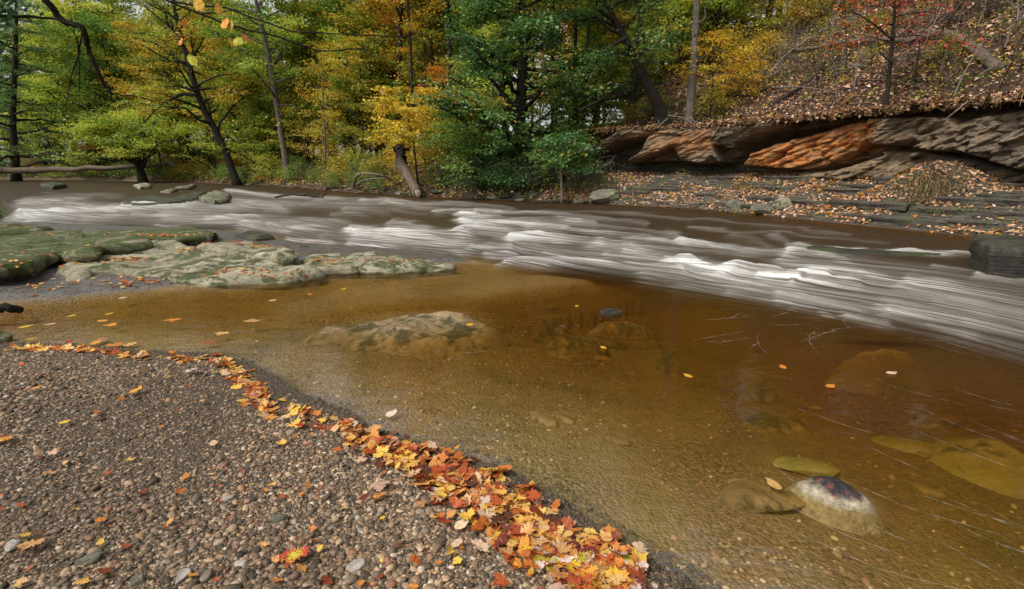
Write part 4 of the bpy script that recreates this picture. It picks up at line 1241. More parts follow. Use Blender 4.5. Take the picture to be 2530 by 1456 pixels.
limb_thing('fallen_log', [A(-120, 422, 56), A(60, 421, 56), A(180, 420, 56), A(300, 413, 56), A(420, 408, 57)], .38, .16, BARK_TAN, 'long fallen log lying along the calm water at the far left', 'log', 2, 401, 2)
lg = limb_thing('broken_log', [G(1032, 478, .22), A(1018, 452, 27.2), A(1000, 420, 27.9), A(985, 398, 28.5)], .24, .27, BARK_TAN, 'big broken log with a sawn end sloping down the bank to the water', 'log', 0, 402)
e = G(1030, 480, .27)
M = MB()
M.tube([(-.02, -.02, -.01), (.02, -.03, -.01)], [.215, .21], 16)
o = obj('cut_end', M.mesh('cut_end', rock_mat('sawn_wood', (.12, .08, .05), (.3, .22, .15), (.42, .33, .23))), lg, loc=(.0, -.06, -.02), rot=(0, 0, -1.5))
st = limb_thing('stump', [A(992, 405, 29.2), A(990, 382, 29.2), A(985, 362, 29.4)], .34, .2, BARK_DARK, 'dark rotten broken stump behind the sloping log', 'stump', 5, 403, .8)
limb_thing('root_branch', [onland(872, 462), A(880, 432, 29), A(905, 428, 29), A(950, 434, 29), onland(985, 455)], .07, .04, TWIG_PALE, 'pale arching dead root on the bank left of the big log', 'branch', 3, 404, .9)
limb_thing('root_branch', [onland(880, 458), A(900, 444, 28.6), A(950, 440, 28.6), onland(990, 458)], .05, .03, TWIG_PALE, 'lower pale dead root curving beside the arching one', 'branch', 3, 405, .9)
hl = limb_thing('hillside_log', [onland(2470, 178, .08), onland(2425, 150, .12), onland(2385, 118, .14), onland(2340, 95, .18), A(2250, 98, onland(2250, 100)[1] - .6), A(2150, 98, onland(2150, 102)[1] - .7), A(2060, 110, onland(2060, 114)[1] - .7), A(1990, 122, onland(1990, 126)[1] - .4), onland(1900, 140, .1)],
                .17, .07, BARK_TAN, 'long bent dead log lying across the steep hillside', 'log', 6, 406, 1.2)
limb_thing('dead_branch', [onland(1890, 200, .05), A(1935, 140, onland(1935, 140)[1] - .6), A(2000, 92, onland(2000, 92)[1] - .7), A(2060, 60, onland(2060, 60)[1] - .5), onland(2130, 40, .1)], .05, .012, TWIG_PALE, 'long thin pale dead branch slanting up the hillside', 'branch', 6, 407, 1.0)
limb_thing('dead_branch', [onland(1910, 262, .05), onland(1990, 215, .1), onland(2060, 160, .14), onland(2140, 118, .1)], .07, .03, BARK_DARK, 'dark fallen branch sloping up the hillside under the long bent log', 'branch', 5, 408, .9)
limb_thing('dead_branch', [onland(1800, 250, .05), onland(1860, 235, .05), onland(1900, 222, .05)], .06, .04, BARK_DARK, 'short dark fallen branch on the slope right of the pale grey trunk', 'branch', 2, 409, .6)
limb_thing('driftwood', [G(1690, 508, .25), G(1760, 500, .3), G(1785, 498, .35)], .035, .02, TWIG_PALE, 'smooth pale driftwood stick on the bank behind the mossy stones', 'branch', 1, 410, .4)
for k, (p0, p1) in enumerate((((1600, 506), (1700, 495)), ((1620, 500), (1690, 508)), ((1560, 498), (1660, 490)), ((1640, 512), (1720, 502)))):
    limb_thing('driftwood', [G(*p0, .12), G((p0[0] + p1[0]) / 2, (p0[1] + p1[1]) / 2 - 4, .2), G(*p1, .2)], .022, .008, TWIG_PALE, 'thin pale dead sticks heaped at the waterline left of the mossy stones', 'branch', 4, 411 + k, .7, group='driftwood sticks')
limb_thing('fallen_branch', [A(1440, 235, 24.5), A(1500, 250, 24.5), A(1560, 225, 25), A(1640, 205, 25.5)], .06, .03, BARK_DARK, 'dark fallen branch lying level behind the leaning trunk', 'branch', 6, 420, 1.3)
limb_thing('fallen_branch', [A(1430, 275, 24), A(1480, 250, 24.2), A(1530, 215, 24.6), A(1590, 190, 25)], .07, .02, BARK_DARK, 'dark fallen branch slanting up behind the leaning trunk', 'branch', 6, 421, 1.3)
limb_thing('fallen_branch', [G(680, 488, .05), G(720, 480, .2), G(770, 486, .12), G(800, 488, .04)], .05, .02, BARK_DARK, 'dark dead branch snagged in the river upstream', 'branch', 4, 422, 1.0)
limb_thing('driftwood', [G(-60, 764, .1), G(10, 760, .09), G(48, 766, .03)], .055, .035, BARK_DARK, 'dark wet log end poking into the pool at the left edge', 'log', 0, 423)
x, y, _ = G(0, 838, 0)
boulder('river_rock', (x - .06, y, .0), (.16, .09, .07), MAT_MOSSY, 'small mossy stone at the left edge of the gravel beach', 424)
rs = np.random.RandomState(93)
for k in range(58):                                             # bare young stems on the steep hillside
    px, py = rs.uniform(1790, 2520), rs.uniform(20, 255)
    x, y, z = onland(px, py)
    h = rs.uniform(.6, 2.2)
    a1, a2 = rs.normal(0, .25, 2)
    zn = 'above the long bent log' if py < 100 else 'between the bent log and the cliff edge'
    limb_thing('bare_sapling', [(x, y, z - .1), (x + a1 * h * .4, y + a2 * h * .3, z + h * .5), (x + a1 * h + rs.normal(0, .1), y + a2 * h, z + h)], .028, .008, (TWIG_PALE, BARK_DARK, BARK_TAN)[k % 3],
               'leafless %s young stem on the hillside %s' % (('pale', 'dark', 'brown')[k % 3], zn), 'sapling', 4, 460 + k, h * .4, 6, 'bare stems on the hillside')
for k in range(12):
    px, py = rs.uniform(1800, 2500), rs.uniform(60, 240)
    p0, p1 = onland(px, py, .06), onland(px + rs.uniform(60, 200), py + rs.uniform(-50, 30), .08)
    limb_thing('dead_branch', [p0, tuple((np.array(p0) + p1) / 2 + [0, 0, .15]), p1], .03, .01, (TWIG_PALE, BARK_TAN)[k % 2], 'thin %s fallen branch lying among leaves on the hillside' % ('pale' if k % 2 == 0 else 'brown'), 'branch', 4, 620 + k, .7, 6, 'thin fallen branches on the hillside')
# roots under the leaning trees and at the cliff edge
for k, pts in enumerate(([(1650, 285), (1690, 292), (1720, 310), (1712, 340), (1725, 370)], [(1705, 290), (1735, 320), (1722, 350), (1700, 378)], [(1650, 292), (1630, 310), (1610, 322)], [(1380, 400), (1395, 430), (1410, 452)], [(1372, 396), (1376, 430), (1392, 458)],
                         [(2398, 245), (2380, 260), (2340, 292)])):
    Yk = [23.0, 22.8, 23.2, 22.0, 21.8, 14][k]
    limb_thing('root', [A(a, b_, Yk - .25 * i_) for i_, (a, b_) in enumerate(pts)], .03, .008, TWIG_PALE if k < 3 or k == 5 else BARK_TAN,
               ['pale root hanging over the cliff edge from the leaning tree', 'pale root hanging from the foot of the pale grey trunk', 'short root at the left foot of the leaning tree', 'twisted brown root under the small oak shrub', 'straight brown root under the small oak shrub', 'pale stalk drooping over the cliff edge at the right'][k], 'root', 2 if k < 5 else 0, 430 + k, .5)
# bramble tangles on the slope: twig clumps that are each a thing
def tangle(x, y, z, seed, s, mat, label, grp, n=26):
    rs_ = np.random.RandomState(seed)
    M = MB()
    for k in range(n):
        p0 = rs_.normal(0, .35, 3) * [1, 1, 0]
        p1 = p0 + np.array([rs_.normal(0, .8), rs_.normal(0, .4), rs_.uniform(.2, 1.1)]) * s
        Q = bend(p0, p1, 7, rs_.uniform(-.1, .3), rs_, .06)
        M.tube(Q, np.linspace(.014, .004, 7) * s, 4)
        for q in range(4):
            p2 = path_at(Q, rs_.uniform(.3, 1))
            M.tube(bend(p2, p2 + rs_.normal(0, .3, 3) * s, 4, 0, rs_, .08), np.linspace(.007, .003, 4) * s, 3)
    tag(obj('bramble', M.mesh('bramble', mat), loc=(x, y, z)), label, 'bramble', grp)
rs = np.random.RandomState(91)
for k, (px, py) in enumerate(((1850, 110), (1880, 150), (1930, 190), (1820, 180), (1870, 215), (1960, 130), (2010, 180), (1900, 80), (1840, 70), (2050, 200), (1800, 130), (1980, 90), (1780, 215), (2100, 70), (2350, 60), (2450, 40), (2300, 150))):
    x, y, z = onland(px, py)
    tangle(x, y, z, 500 + k, .8, TWIG_PALE if k % 3 else BARK_TAN, 'leafless tangle of %s brambles on the hillside %s' % ('pale' if k % 3 else 'brown', 'above the long bent log' if py < 100 else 'right of the pale grey trunk'), 'bramble tangles on the hillside')
for k, (px, inl) in enumerate(((760, 1.5), (735, 3), (1180, 1.0), (1300, 1.2), (1350, 1.6), (1420, 1.4), (1150, 2.5), (660, 2.2), (930, 2), (1440, 2.2))):
    x, y, z = bank_at(px, inl)
    tangle(x, y, z, 520 + k, 1.2, TWIG_PALE if k % 2 else BARK_TAN, 'leafless %s twigs at the far waterline %s' % ('pale' if k % 2 else 'brown', 'by the slender tree' if px < 1000 else 'under the big dark tree'), 'bramble tangles by the water', 34)

# ------------------------------------------------------------------ overhanging branch with near leaves
def near_branch(name, lines, label, Y=2.6, seed=1):
    e = None
    for k, (pts, r, dy) in enumerate(lines):
        P = np.array([A(a, b_, Y + dy * i_) for i_, (a, b_) in enumerate(pts)])
        if e is None:
            base = P[0]
            e = empty(name, tuple(base), label, 'branch')
        M = MB()
        rs_ = np.random.RandomState(seed + k)
        t2 = np.linspace(0, 1, 5 * len(P))
        Q = np.stack([np.interp(t2, np.linspace(0, 1, len(P)), P[:, c]) for c in range(3)], 1) - base
        M.tube(Q + rs_.normal(0, r * .25, Q.shape), np.linspace(r, r * .45, len(Q)), 7)
        obj('limb' if r > .009 else 'twig', M.mesh('limb', BARK_DARK), e)
    return e, base
nb, nbase = near_branch('overhanging_branch', [([(90, -60), (115, 0), (150, 50), (205, 68), (222, 130), (250, 190), (275, 235)], .020, .03), ([(-40, 40), (60, 42), (140, 48), (200, 70)], .010, .02),
                                                ([(205, 70), (195, 130), (172, 200), (165, 260)], .005, .02), ([(190, 90), (196, 160), (195, 230)], .004, .02)],
                        'dark bare branch hanging down at the upper left corner', 3.0, 601)
rs = np.random.RandomState(5)
B = MB()
Q = np.array([A(px_, py_, 3.0 + d_) for px_, py_, d_ in zip(np.abs(rs.normal(0, 45, 420)) - 40, np.abs(rs.normal(0, 55, 420)) - 50, rs.normal(0, .25, 420))]) - nbase
B.add(*leafcards(Q, .05, rs, .7, .6, rs.uniform(0, .5, len(Q)), (0, 0, 1), .2, droop=.5))
obj('leaves', B.mesh('leaves', FOL['deep'], smooth=False), nb)
nb2, nb2b = near_branch('overhanging_branch', [([(300, -50), (420, 5), (560, 60), (700, 95), (790, 128), (900, 120)], .0065, .05), ([(420, 5), (560, 20), (720, 78), (850, 85), (1000, 92)], .005, .04), ([(560, 60), (640, 100), (690, 108)], .003, .02),
                                               ([(500, 35), (580, 25), (640, 40)], .003, .02)], 'thin twiggy branch with a few big yellow leaves across the top left', 2.6, 605)
# ------------------------------------------------------------------ fallen leaves
HALF = {'maple': [(.0, .0), (.08, .03), (.30, -.10), (.30, .04), (.52, .02), (.46, .16), (.74, .34), (.56, .40), (.60, .56), (.42, .50), (.27, .46), (.34, .66), (.20, .68), (.22, .82), (.11, .80), (0, 1.06)],
        'oval': [(.0, .0), (.12, .05), (.24, .2), (.30, .4), (.27, .6), (.18, .8), (.08, .93), (0, 1.02)],
        'lobed': [(.0, .0), (.08, .06), (.20, .10), (.15, .22), (.36, .30), (.30, .40), (.20, .44), (.42, .60), (.30, .66), (.20, .68), (.28, .84), (.14, .88), (0, 1.0)]}
def leaf_mesh(shape, seed, curl=.25):
    rs_ = np.random.RandomState(seed)
    h = np.array(HALF[shape])
    o = np.concatenate([h, (h[1:-1] * [-1, 1])[::-1]])
    o = o * (1 + rs_.normal(0, .05, o.shape))
    c = np.array([0, .38])
    o = o - c
    rings = [o * f for f in (1, .72, .4)]
    V2 = np.concatenate(rings + [np.zeros((1, 2))])
    r = np.hypot(V2[:, 0], V2[:, 1])
    a = rs_.uniform(0, 6.28)
    z = curl * (r ** 2) * (.6 + .6 * np.cos(2 * (np.arctan2(V2[:, 1], V2[:, 0]) - a))) + .05 * np.abs(V2[:, 0]) + .03 * rs_.normal(0, 1, len(V2)) * (r > .3)
    n = len(o)
    j = np.arange(n)
    k = (j + 1) % n
    Q = np.concatenate([np.stack([q * n + j, q * n + k, (q + 1) * n + k, (q + 1) * n + j], 1) for q in (0, 1)])
    Tt = np.stack([2 * n + j, 2 * n + k, np.full(n, 3 * n)], 1)
    return np.column_stack([V2, z]), [Q, Tt], r / r.max(), V2

def leaf_mat(name, c0, c1, spot, veins=True):
    m, nt = new_mat(name)
    P = coords(nt, 'Object')
    oi = nt.nodes.new('ShaderNodeObjectInfo').outputs['Random']
    wv = nd(nt, 'ShaderNodeCombineXYZ', {0: oi, 1: mth(nt, 'MULTIPLY', oi, 7), 2: oi}).outputs[0]
    vv = nd(nt, 'ShaderNodeVectorMath', {0: P, 1: wv}, operation='ADD').outputs[0]
    n = noise(nt, vv, 3.5, 5, .6)
    c = mixc(nt, ramp(nt, n, [(.35, (0, 0, 0)), (.65, (1, 1, 1))]), c0, c1)
    c = mixc(nt, ramp(nt, noise(nt, vv, 9, 4, .65), [(.60, (0, 0, 0)), (.68, (1, 1, 1))]), c, spot)
    hv = nd(nt, 'ShaderNodeHueSaturation', {'Value': mth(nt, 'MULTIPLY_ADD', oi, .5, .75), 'Hue': mth(nt, 'MULTIPLY_ADD', oi, .03, .485), 'Color': c}).outputs[0]
    sx = nd(nt, 'ShaderNodeSeparateXYZ', {0: P})
    if veins:
        v = mth(nt, 'ABSOLUTE', sx.outputs[0])
        hv = mixc(nt, ramp(nt, v, [(0, (.6, .6, .6)), (.035, (0, 0, 0))]), hv, tuple(a * .55 for a in c0))
    b = principled(nt, hv, .55, bump(nt, n, .4, .05), .35)
    tr = nd(nt, 'ShaderNodeBsdfTranslucent', {'Color': hv}).outputs[0]
    finish(nt, nd(nt, 'ShaderNodeMixShader', {0: .25, 1: b, 2: tr}).outputs[0])
    return m
LM = {'orange': leaf_mat('orange_leaf', (.62, .2, .03), (.72, .33, .06), (.4, .08, .02)), 'deep orange': leaf_mat('deep_orange_leaf', (.5, .10, .02), (.6, .2, .04), (.3, .05, .02)),
      'red': leaf_mat('red_leaf', (.38, .03, .02), (.5, .09, .03), (.2, .02, .02)), 'yellow': leaf_mat('yellow_leaf', (.75, .5, .04), (.7, .36, .04), (.5, .3, .03)),
      'pale tan': leaf_mat('pale_tan_leaf', (.62, .42, .27), (.72, .52, .38), (.4, .2, .1)), 'tan': leaf_mat('tan_leaf', (.5, .25, .09), (.6, .34, .14), (.3, .12, .04)),
      'pinkish white': leaf_mat('pinkish_leaf', (.72, .55, .48), (.78, .64, .56), (.5, .3, .22)), 'dark red': leaf_mat('dark_red_leaf', (.13, .02, .018), (.22, .04, .02), (.08, .015, .01)),
      'yellow green': leaf_mat('yellow_green_leaf', (.48, .5, .05), (.55, .45, .05), (.3, .3, .04)), 'brown': leaf_mat('brown_leaf', (.13, .06, .03), (.22, .1, .045), (.08, .04, .02))}
STALK = leaf_mat('leaf_stalk', (.3, .1, .04), (.35, .16, .06), (.2, .08, .03), False)
LEAFM = {}
for sh in HALF:
    LEAFM[sh] = []
    for k in range(5 if sh == 'maple' else 3):
        V, F, rr_, _ = leaf_mesh(sh, 700 + k + 10 * len(sh), (.10, .25, .4, -.18, .3)[k])
        LEAFM[sh].append(mesh('fallen_leaf', V, F, mat=LM['orange']))
M = MB()
M.tube([(0, -.36, .02), (.02, -.55, .05), (.06, -.78, .03)], [.022, .016, .02], 5)
STALKM = M.mesh('stalk', STALK)

def leaf(x, y, z, size, shape, col, label, rs_, grp=None, tilt=.25, rz=None, stalk=False, cat='leaf', name='fallen_leaf', var=None, tx=None, ty=None, flatz=1.0):
    ms = LEAFM[shape]
    o = obj(name, ms[rs_.randint(len(ms)) if var is None else var], loc=(x, y, z), rot=(rs_.normal(0, tilt) if tx is None else tx, rs_.normal(0, tilt) if ty is None else ty, rs_.uniform(0, 6.28) if rz is None else rz), scale=(size, size, size * flatz))
    tag(o, label, cat, grp)
    o.material_slots[0].link = 'OBJECT'
    o.material_slots[0].material = LM[col]
    if stalk:
        s = obj('stalk', STALKM, o)
    return o
rs = np.random.RandomState(31)
COLS = ['orange', 'orange', 'deep orange', 'red', 'yellow', 'pale tan', 'tan', 'pinkish white', 'dark red', 'yellow green', 'tan', 'orange']
# the drift of leaves along the waterline: centre line in photo pixels with half width
DRIFT = [(10, 851, 7), (110, 854, 8), (200, 858, 9), (330, 872, 10), (450, 880, 12), (545, 890, 16), (585, 915, 20), (600, 950, 26), (660, 975, 26), (640, 1005, 22), (850, 1040, 20), (890, 1085, 26), (960, 1115, 40), (1060, 1150, 50), (1130, 1185, 55), (1200, 1230, 60), (1270, 1280, 62),
         (1350, 1345, 68), (1430, 1390, 72), (1500, 1420, 80), (1580, 1450, 80)]
def drift_zone(px):
    return ('at the far end of the leaf line by the pool', 'midway along the leaf line on the gravel', 'in the thick part of the leaf line by the water', 'at the near end of the leaf line at the bottom')[int(px > 620) + int(px > 1000) + int(px > 1330)]
cand = []
Dp = np.array(DRIFT, float)
for k in range(1900):
    f = rs.uniform(0, 1) ** .75 * (len(Dp) - 1)
    i = min(int(f), len(Dp) - 2)
    c_ = Dp[i] * (1 - (f - i)) + Dp[i + 1] * (f - i)
    tx_, ty_ = Dp[i + 1][:2] - Dp[i][:2]
    l_ = math.hypot(tx_, ty_)
    o_ = rs.normal(0, .62) * c_[2]
    px, py = c_[0] + ty_ / l_ * o_ * -1, c_[1] + tx_ / l_ * o_
    x, y, _ = G(px, py, .04)
    dens = np.interp(c_[0], [200, 600, 900, 1000], [.75, .35, .45, 1])
    if rs.uniform() > dens:
        continue
    db = sdp(np.array([x]), np.array([y]), BEACH)[0]
    if db < .0:
        continue
    cand.append((x, y, px))
cand.sort(key=lambda c: math.hypot(c[0], c[1]))
def leaf_clone(B, x, y, z, size, shape, rs_, tilt, tone):
    V, F, _a, _b = leaf_mesh(shape, rs_.randint(1, 9999), rs_.uniform(-.1, .4))
    V = V * size
    a, b_, c_ = rs_.normal(0, tilt), rs_.normal(0, tilt), rs_.uniform(0, 6.28)
    V = np.column_stack([V[:, 0], V[:, 1] - a * V[:, 2], V[:, 2] + a * V[:, 1]])
    V = np.column_stack([V[:, 0] + b_ * V[:, 2], V[:, 1], V[:, 2] - b_ * V[:, 0]])
    V = np.column_stack([V[:, 0] * math.cos(c_) - V[:, 1] * math.sin(c_), V[:, 0] * math.sin(c_) + V[:, 1] * math.cos(c_), V[:, 2]])
    B.add(V + [x, y, z], F, tone)
lit = MB()
for k, (x, y, px) in enumerate(cand):
    pz = gz(x, y) + .006 + .03 * rs.uniform() * (px > 850)
    sh = ('maple', 'maple', 'maple', 'oval', 'lobed')[rs.randint(5)]
    col = COLS[rs.randint(len(COLS))]
    size = rs.lognormal(math.log(.05), .28) if sh == 'maple' else rs.lognormal(math.log(.048), .28)
    if k >= 330 or k % 3 == 1:
        leaf_clone(lit, x, y, pz, size, sh, rs, .25, rs.uniform(0, 1))
    else:
        big = k < 100
        leaf(x, y, pz + .012, size, sh, col, '%s %s leaf %s' % (col, {'maple': 'maple', 'oval': 'oval', 'lobed': 'oak shaped'}[sh], drift_zone(px)), rs, 'leaves ' + drift_zone(px), stalk=big)
for k in range(150):
    px, py = rs.uniform(-40, 1500), rs.uniform(880, 1450)
    x, y, _ = G(px, py, .1)
    if sdp(np.array([x]), np.array([y]), BEACH)[0] > .08:
        leaf_clone(lit, x, y, gz(x, y) + .022, rs.uniform(.016, .045), ('oval', 'lobed', 'maple')[k % 3], rs, .3, rs.uniform(0, 1))
kind(obj('leaf_drift', lit.mesh('leaf_drift', FOL['drift'])), 'stuff')
# single leaves scattered over the gravel (photo pixel, size, shape, colour)
SING = [(730, 1388, .15, 'maple', 'SPECIAL', 'big red maple leaf with yellow green patches lying on the gravel'), (82, 1362, .11, 'maple', 'tan', 'curled tan leaf with dark veins on the gravel in the bottom left corner'),
        (336, 976, .115, 'maple', 'orange', 'orange maple leaf lying alone on the upper gravel'), (475, 925, .12, 'maple', 'pinkish white', 'large pinkish white maple leaf on the gravel near the pool'), (938, 1212, .13, 'maple', 'pale tan', 'large pale tan maple leaf on gravel left of the leaf line'),
        (945, 1235, .09, 'lobed', 'orange', 'orange lobed leaf overlapping the large pale tan one'), (1040, 1256, .075, 'maple', 'tan', 'small tan maple leaf alone on the gravel left of the leaf line'), (903, 1241, .06, 'oval', 'dark red', 'dark red leaf beside the large pale tan leaf'),
        (1096, 1302, .085, 'maple', 'red', 'red maple leaf next to the pinkish speckled leaf'), (1137, 1312, .085, 'oval', 'pale tan', 'pale speckled leaf next to the red maple leaf'), (1185, 1365, .10, 'maple', 'pale tan', 'rounded pale tan leaf with dark spots near the bottom'),
        (1132, 1355, .07, 'oval', 'pale tan', 'small round pale leaf with brown spots'), (1250, 1380, .08, 'maple', 'tan', 'tan maple leaf at the left of the near leaf line'), (1028, 1402, .065, 'lobed', 'deep orange', 'curled deep orange leaf near the bottom edge'),
        (622, 1210, .04, 'oval', 'yellow green', 'small yellow green oval leaf alone in the middle of the gravel'), (945, 1293, .035, 'oval', 'yellow', 'tiny yellow oval leaf on the gravel'), (250, 1300, .06, 'lobed', 'orange', 'small orange leaf on the left gravel'),
        (835, 1122, .075, 'maple', 'deep orange', 'deep orange leaf alone left of the leaf line start'), (742, 1062, .07, 'maple', 'red', 'red maple leaf above the deep orange one on the gravel'), (135, 1130, .06, 'maple', 'pale tan', 'pale tan leaf on the left gravel'),
        (240, 1028, .07, 'oval', 'deep orange', 'rusty orange leaf on the upper left gravel'), (20, 1095, .09, 'lobed', 'orange', 'orange leaf at the left edge of the gravel'), (90, 968, .09, 'oval', 'orange', 'orange oval leaf on the far left gravel'),
        (95, 935, .09, 'lobed', 'orange', 'orange lobed leaf high on the left gravel'), (160, 1055, .07, 'oval', 'yellow', 'yellow leaf on the left gravel'), (55, 907, .07, 'oval', 'deep orange', 'small deep orange leaf at the far left of the beach'),
        (445, 1078, .05, 'lobed', 'pale tan', 'small pale tan leaf in the middle of the gravel'), (1237, 1452, .09, 'maple', 'deep orange', 'deep orange leaf cut by the bottom edge'), (420, 940, .05, 'oval', 'yellow', 'yellow leaf left of the pinkish white one'),
        (500, 1000, .06, 'lobed', 'tan', 'tan leaf below the pinkish white leaf'), (100, 1330, .05, 'oval', 'brown', 'dark brown curled leaf in the bottom left corner'), (360, 945, .05, 'oval', 'tan', 'tan leaf behind the lone orange leaf'),
        (700, 1042, .06, 'oval', 'pale tan', 'pale tan oval leaf beside the red maple leaf'), (770, 1108, .035, 'oval', 'dark red', 'tiny dark red leaf left of the deep orange one')]
m, nt = new_mat('red_yellow_patched_leaf')
P_ = coords(nt, 'Object')
n_ = noise(nt, P_, 16, 3, .5)
ds_ = nd(nt, 'ShaderNodeVectorMath', {0: nd(nt, 'ShaderNodeMapping', {'Vector': P_, 'Scale': (1.6, 1.4, 0)}).outputs[0]}, operation='LENGTH').outputs['Value']
f_ = ramp(nt, mth(nt, 'SUBTRACT', n_, mth(nt, 'MULTIPLY', ds_, .35)), [(.35, (0, 0, 0)), (.41, (1, 1, 1))])
finish(nt, principled(nt, mixc(nt, f_, (.4, .035, .02), (.5, .5, .04)), .5, bump(nt, n_, .4, .05), .4))
LM['SPECIAL'] = m
for px, py, size, sh, col, lab in SING:
    x, y, _ = G(px, py, .1)
    x, y, _ = G(px, py, gz(x, y))
    size *= .62 if sh == 'maple' else .8
    special = col == 'SPECIAL'
    leaf(x, y, gz(x, y) + .03, size, sh, col, lab, rs, tilt=.14, stalk=size > .04, rz=(math.pi - .05 if special else None), var=0 if special or sh != 'maple' else None)
# leaves on the pool and on the rock slabs
FLOATS = [(257, 793, 'lobed', 'orange', 'orange leaf with a red one floating in the pool'), (275, 803, 'maple', 'orange', 'orange leaf floating just right of the red and orange pair'), (427, 791, 'maple', 'orange', 'star shaped orange leaf floating in the left pool'), (622, 793, 'maple', 'tan', 'tan maple leaf floating where the pool opens'),
          (548, 824, 'maple', 'tan', 'wide tan leaf floating near the gravel tip'), (520, 847, 'oval', 'deep orange', 'deep orange leaf floating beside the gravel tip'), (127, 801, 'oval', 'pale tan', 'round pale leaf floating in the left pool'), (212, 742, 'oval', 'red', 'red leaf floating close to the pale rock ledge'), (305, 736, 'oval', 'pale tan', 'long pale leaf floating by the rock ledge'),
          (672, 743, 'oval', 'pale tan', 'pale narrow leaf floating off the rock ledge'), (268, 776, 'oval', 'yellow', 'small yellow leaf floating in the left pool'), (60, 808, 'oval', 'yellow', 'yellow leaf floating near the left edge'), (180, 780, 'oval', 'yellow', 'thin yellow leaf floating in the left pool'),
          (766, 728, 'oval', 'orange', 'small orange leaf floating by the thin rock tip'), (1492, 860, 'oval', 'yellow', 'bright yellow leaf floating in the middle of the pool'), (1425, 757, 'oval', 'yellow', 'yellow leaf floating near the sunken flat stone'), (1160, 803, 'oval', 'yellow', 'yellow leaf caught at the sunken rock edge'),
          (850, 714, 'oval', 'yellow', 'yellow leaf floating close to the sunken shelf'), (1702, 930, 'oval', 'yellow', 'long yellow leaf floating in the right part of the pool'), (1915, 1200, 'oval', 'tan', 'small tan leaf sunken beside the red and black boulder'), (2050, 955, 'oval', 'orange', 'narrow orange leaf drifting on a dark twig'), (2200, 922, 'oval', 'pale tan', 'pale leaf drifting in the right part of the pool'), (1935, 908, 'oval', 'deep orange', 'rusty leaf drifting below the foam lines'),
          (235, 848, 'lobed', 'orange', 'orange lobed leaf afloat at the gravel edge'), (285, 852, 'maple', 'orange', 'pair of orange leaves afloat at the gravel edge'), (325, 850, 'lobed', 'tan', 'tan leaf afloat at the gravel edge'), (170, 845, 'oval', 'red', 'red leaf afloat at the gravel edge'), (75, 838, 'oval', 'yellow', 'yellow leaf afloat at the left gravel edge'), (250, 838, 'lobed', 'tan', 'pale orange leaf afloat at the gravel edge'), (965, 1024, 'oval', 'pinkish white', 'pinkish leaf in the shallow water by the leaf line')]
for px, py, sh, col, lab in FLOATS:
    x, y, _ = G(px, py, .01)
    leaf(x, y, .012, rs.uniform(.10, .14) if sh != 'oval' else rs.uniform(.07, .11), sh, col, lab, rs, tilt=.02, name='floating_leaf', flatz=.15)
# thick carpet on the ledge, one mass
dep = bpy.context.evaluated_depsgraph_get()
from mathutils.bvhtree import BVHTree
bvhs = []
for o in list(COL.objects):
    if o.type == 'MESH' and o.get('category') in ('rock', 'cliff'):
        dep = bpy.context.evaluated_depsgraph_get()
        bvhs.append((o.matrix_world.copy() if o.matrix_world.translation.length else None, o))
bpy.context.view_layer.update()
def top_of(x, y):
    z = gz(x, y)
    for _, o in bvhs:
        l = o.location
        if abs(l.x - x) > 8 or abs(l.y - y) > 8 or o.get('category') == 'cliff':
            continue
        inv = o.matrix_world.inverted()
        hit, p, n_2, _i = o.ray_cast(inv @ Vector((x, y, 5)), inv.to_3x3() @ Vector((0, 0, -1)))
        if hit:
            z = max(z, (o.matrix_world @ p).z)
    return z
ci = 0
lit2 = MB()
for (px0, py0, sx_, sy_, n_l, dens) in ((400, 570, 90, 4, 60, 1), (300, 613, 70, 4, 26, 1), (640, 596, 70, 3, 26, 1), (470, 598, 30, 4, 14, 1), (160, 663, 120, 12, 20, 1), (300, 700, 140, 14, 46, 1), (640, 680, 120, 8, 36, 1), (790, 655, 60, 6, 20, 1), (960, 648, 100, 8, 18, 1), (60, 700, 60, 16, 14, 1), (620, 572, 18, 2, 8, 1), (40, 561, 30, 2, 6, 1), (120, 575, 60, 4, 8, 1)):
    for k in range(2 * n_l):
        px, py = px0 + rs.normal(0, .6) * sx_, py0 + rs.normal(0, .6) * sy_
        x, y, _ = G(px, py, .3 if py < 640 else .06)
        z = top_of(x, y)
        if z < .02:
            continue
        ci += 1
        if k % 5:
            leaf_clone(lit2, x, y, z + .012, rs.uniform(.035, .065), ('maple', 'oval', 'lobed')[rs.randint(3)], rs, .2, rs.uniform(0, 1))
            continue
        col = ['orange', 'deep orange', 'yellow', 'pale tan', 'tan', 'red', 'orange'][rs.randint(7)]
        zn = 'heaped on the mossy slab by the rapids' if py0 < 590 else 'in the cracks between the rock slabs' if py0 < 640 else 'on the wet ledge between pale slab and pool'
        leaf(x, y, z + .015, rs.uniform(.04, .07), ('maple', 'oval', 'lobed')[rs.randint(3)], col, '%s leaf %s' % (col, zn), rs, 'leaves ' + zn, tilt=.2)
kind(obj('ledge_leaves', lit2.mesh('ledge_leaves', FOL['drift'])), 'stuff')
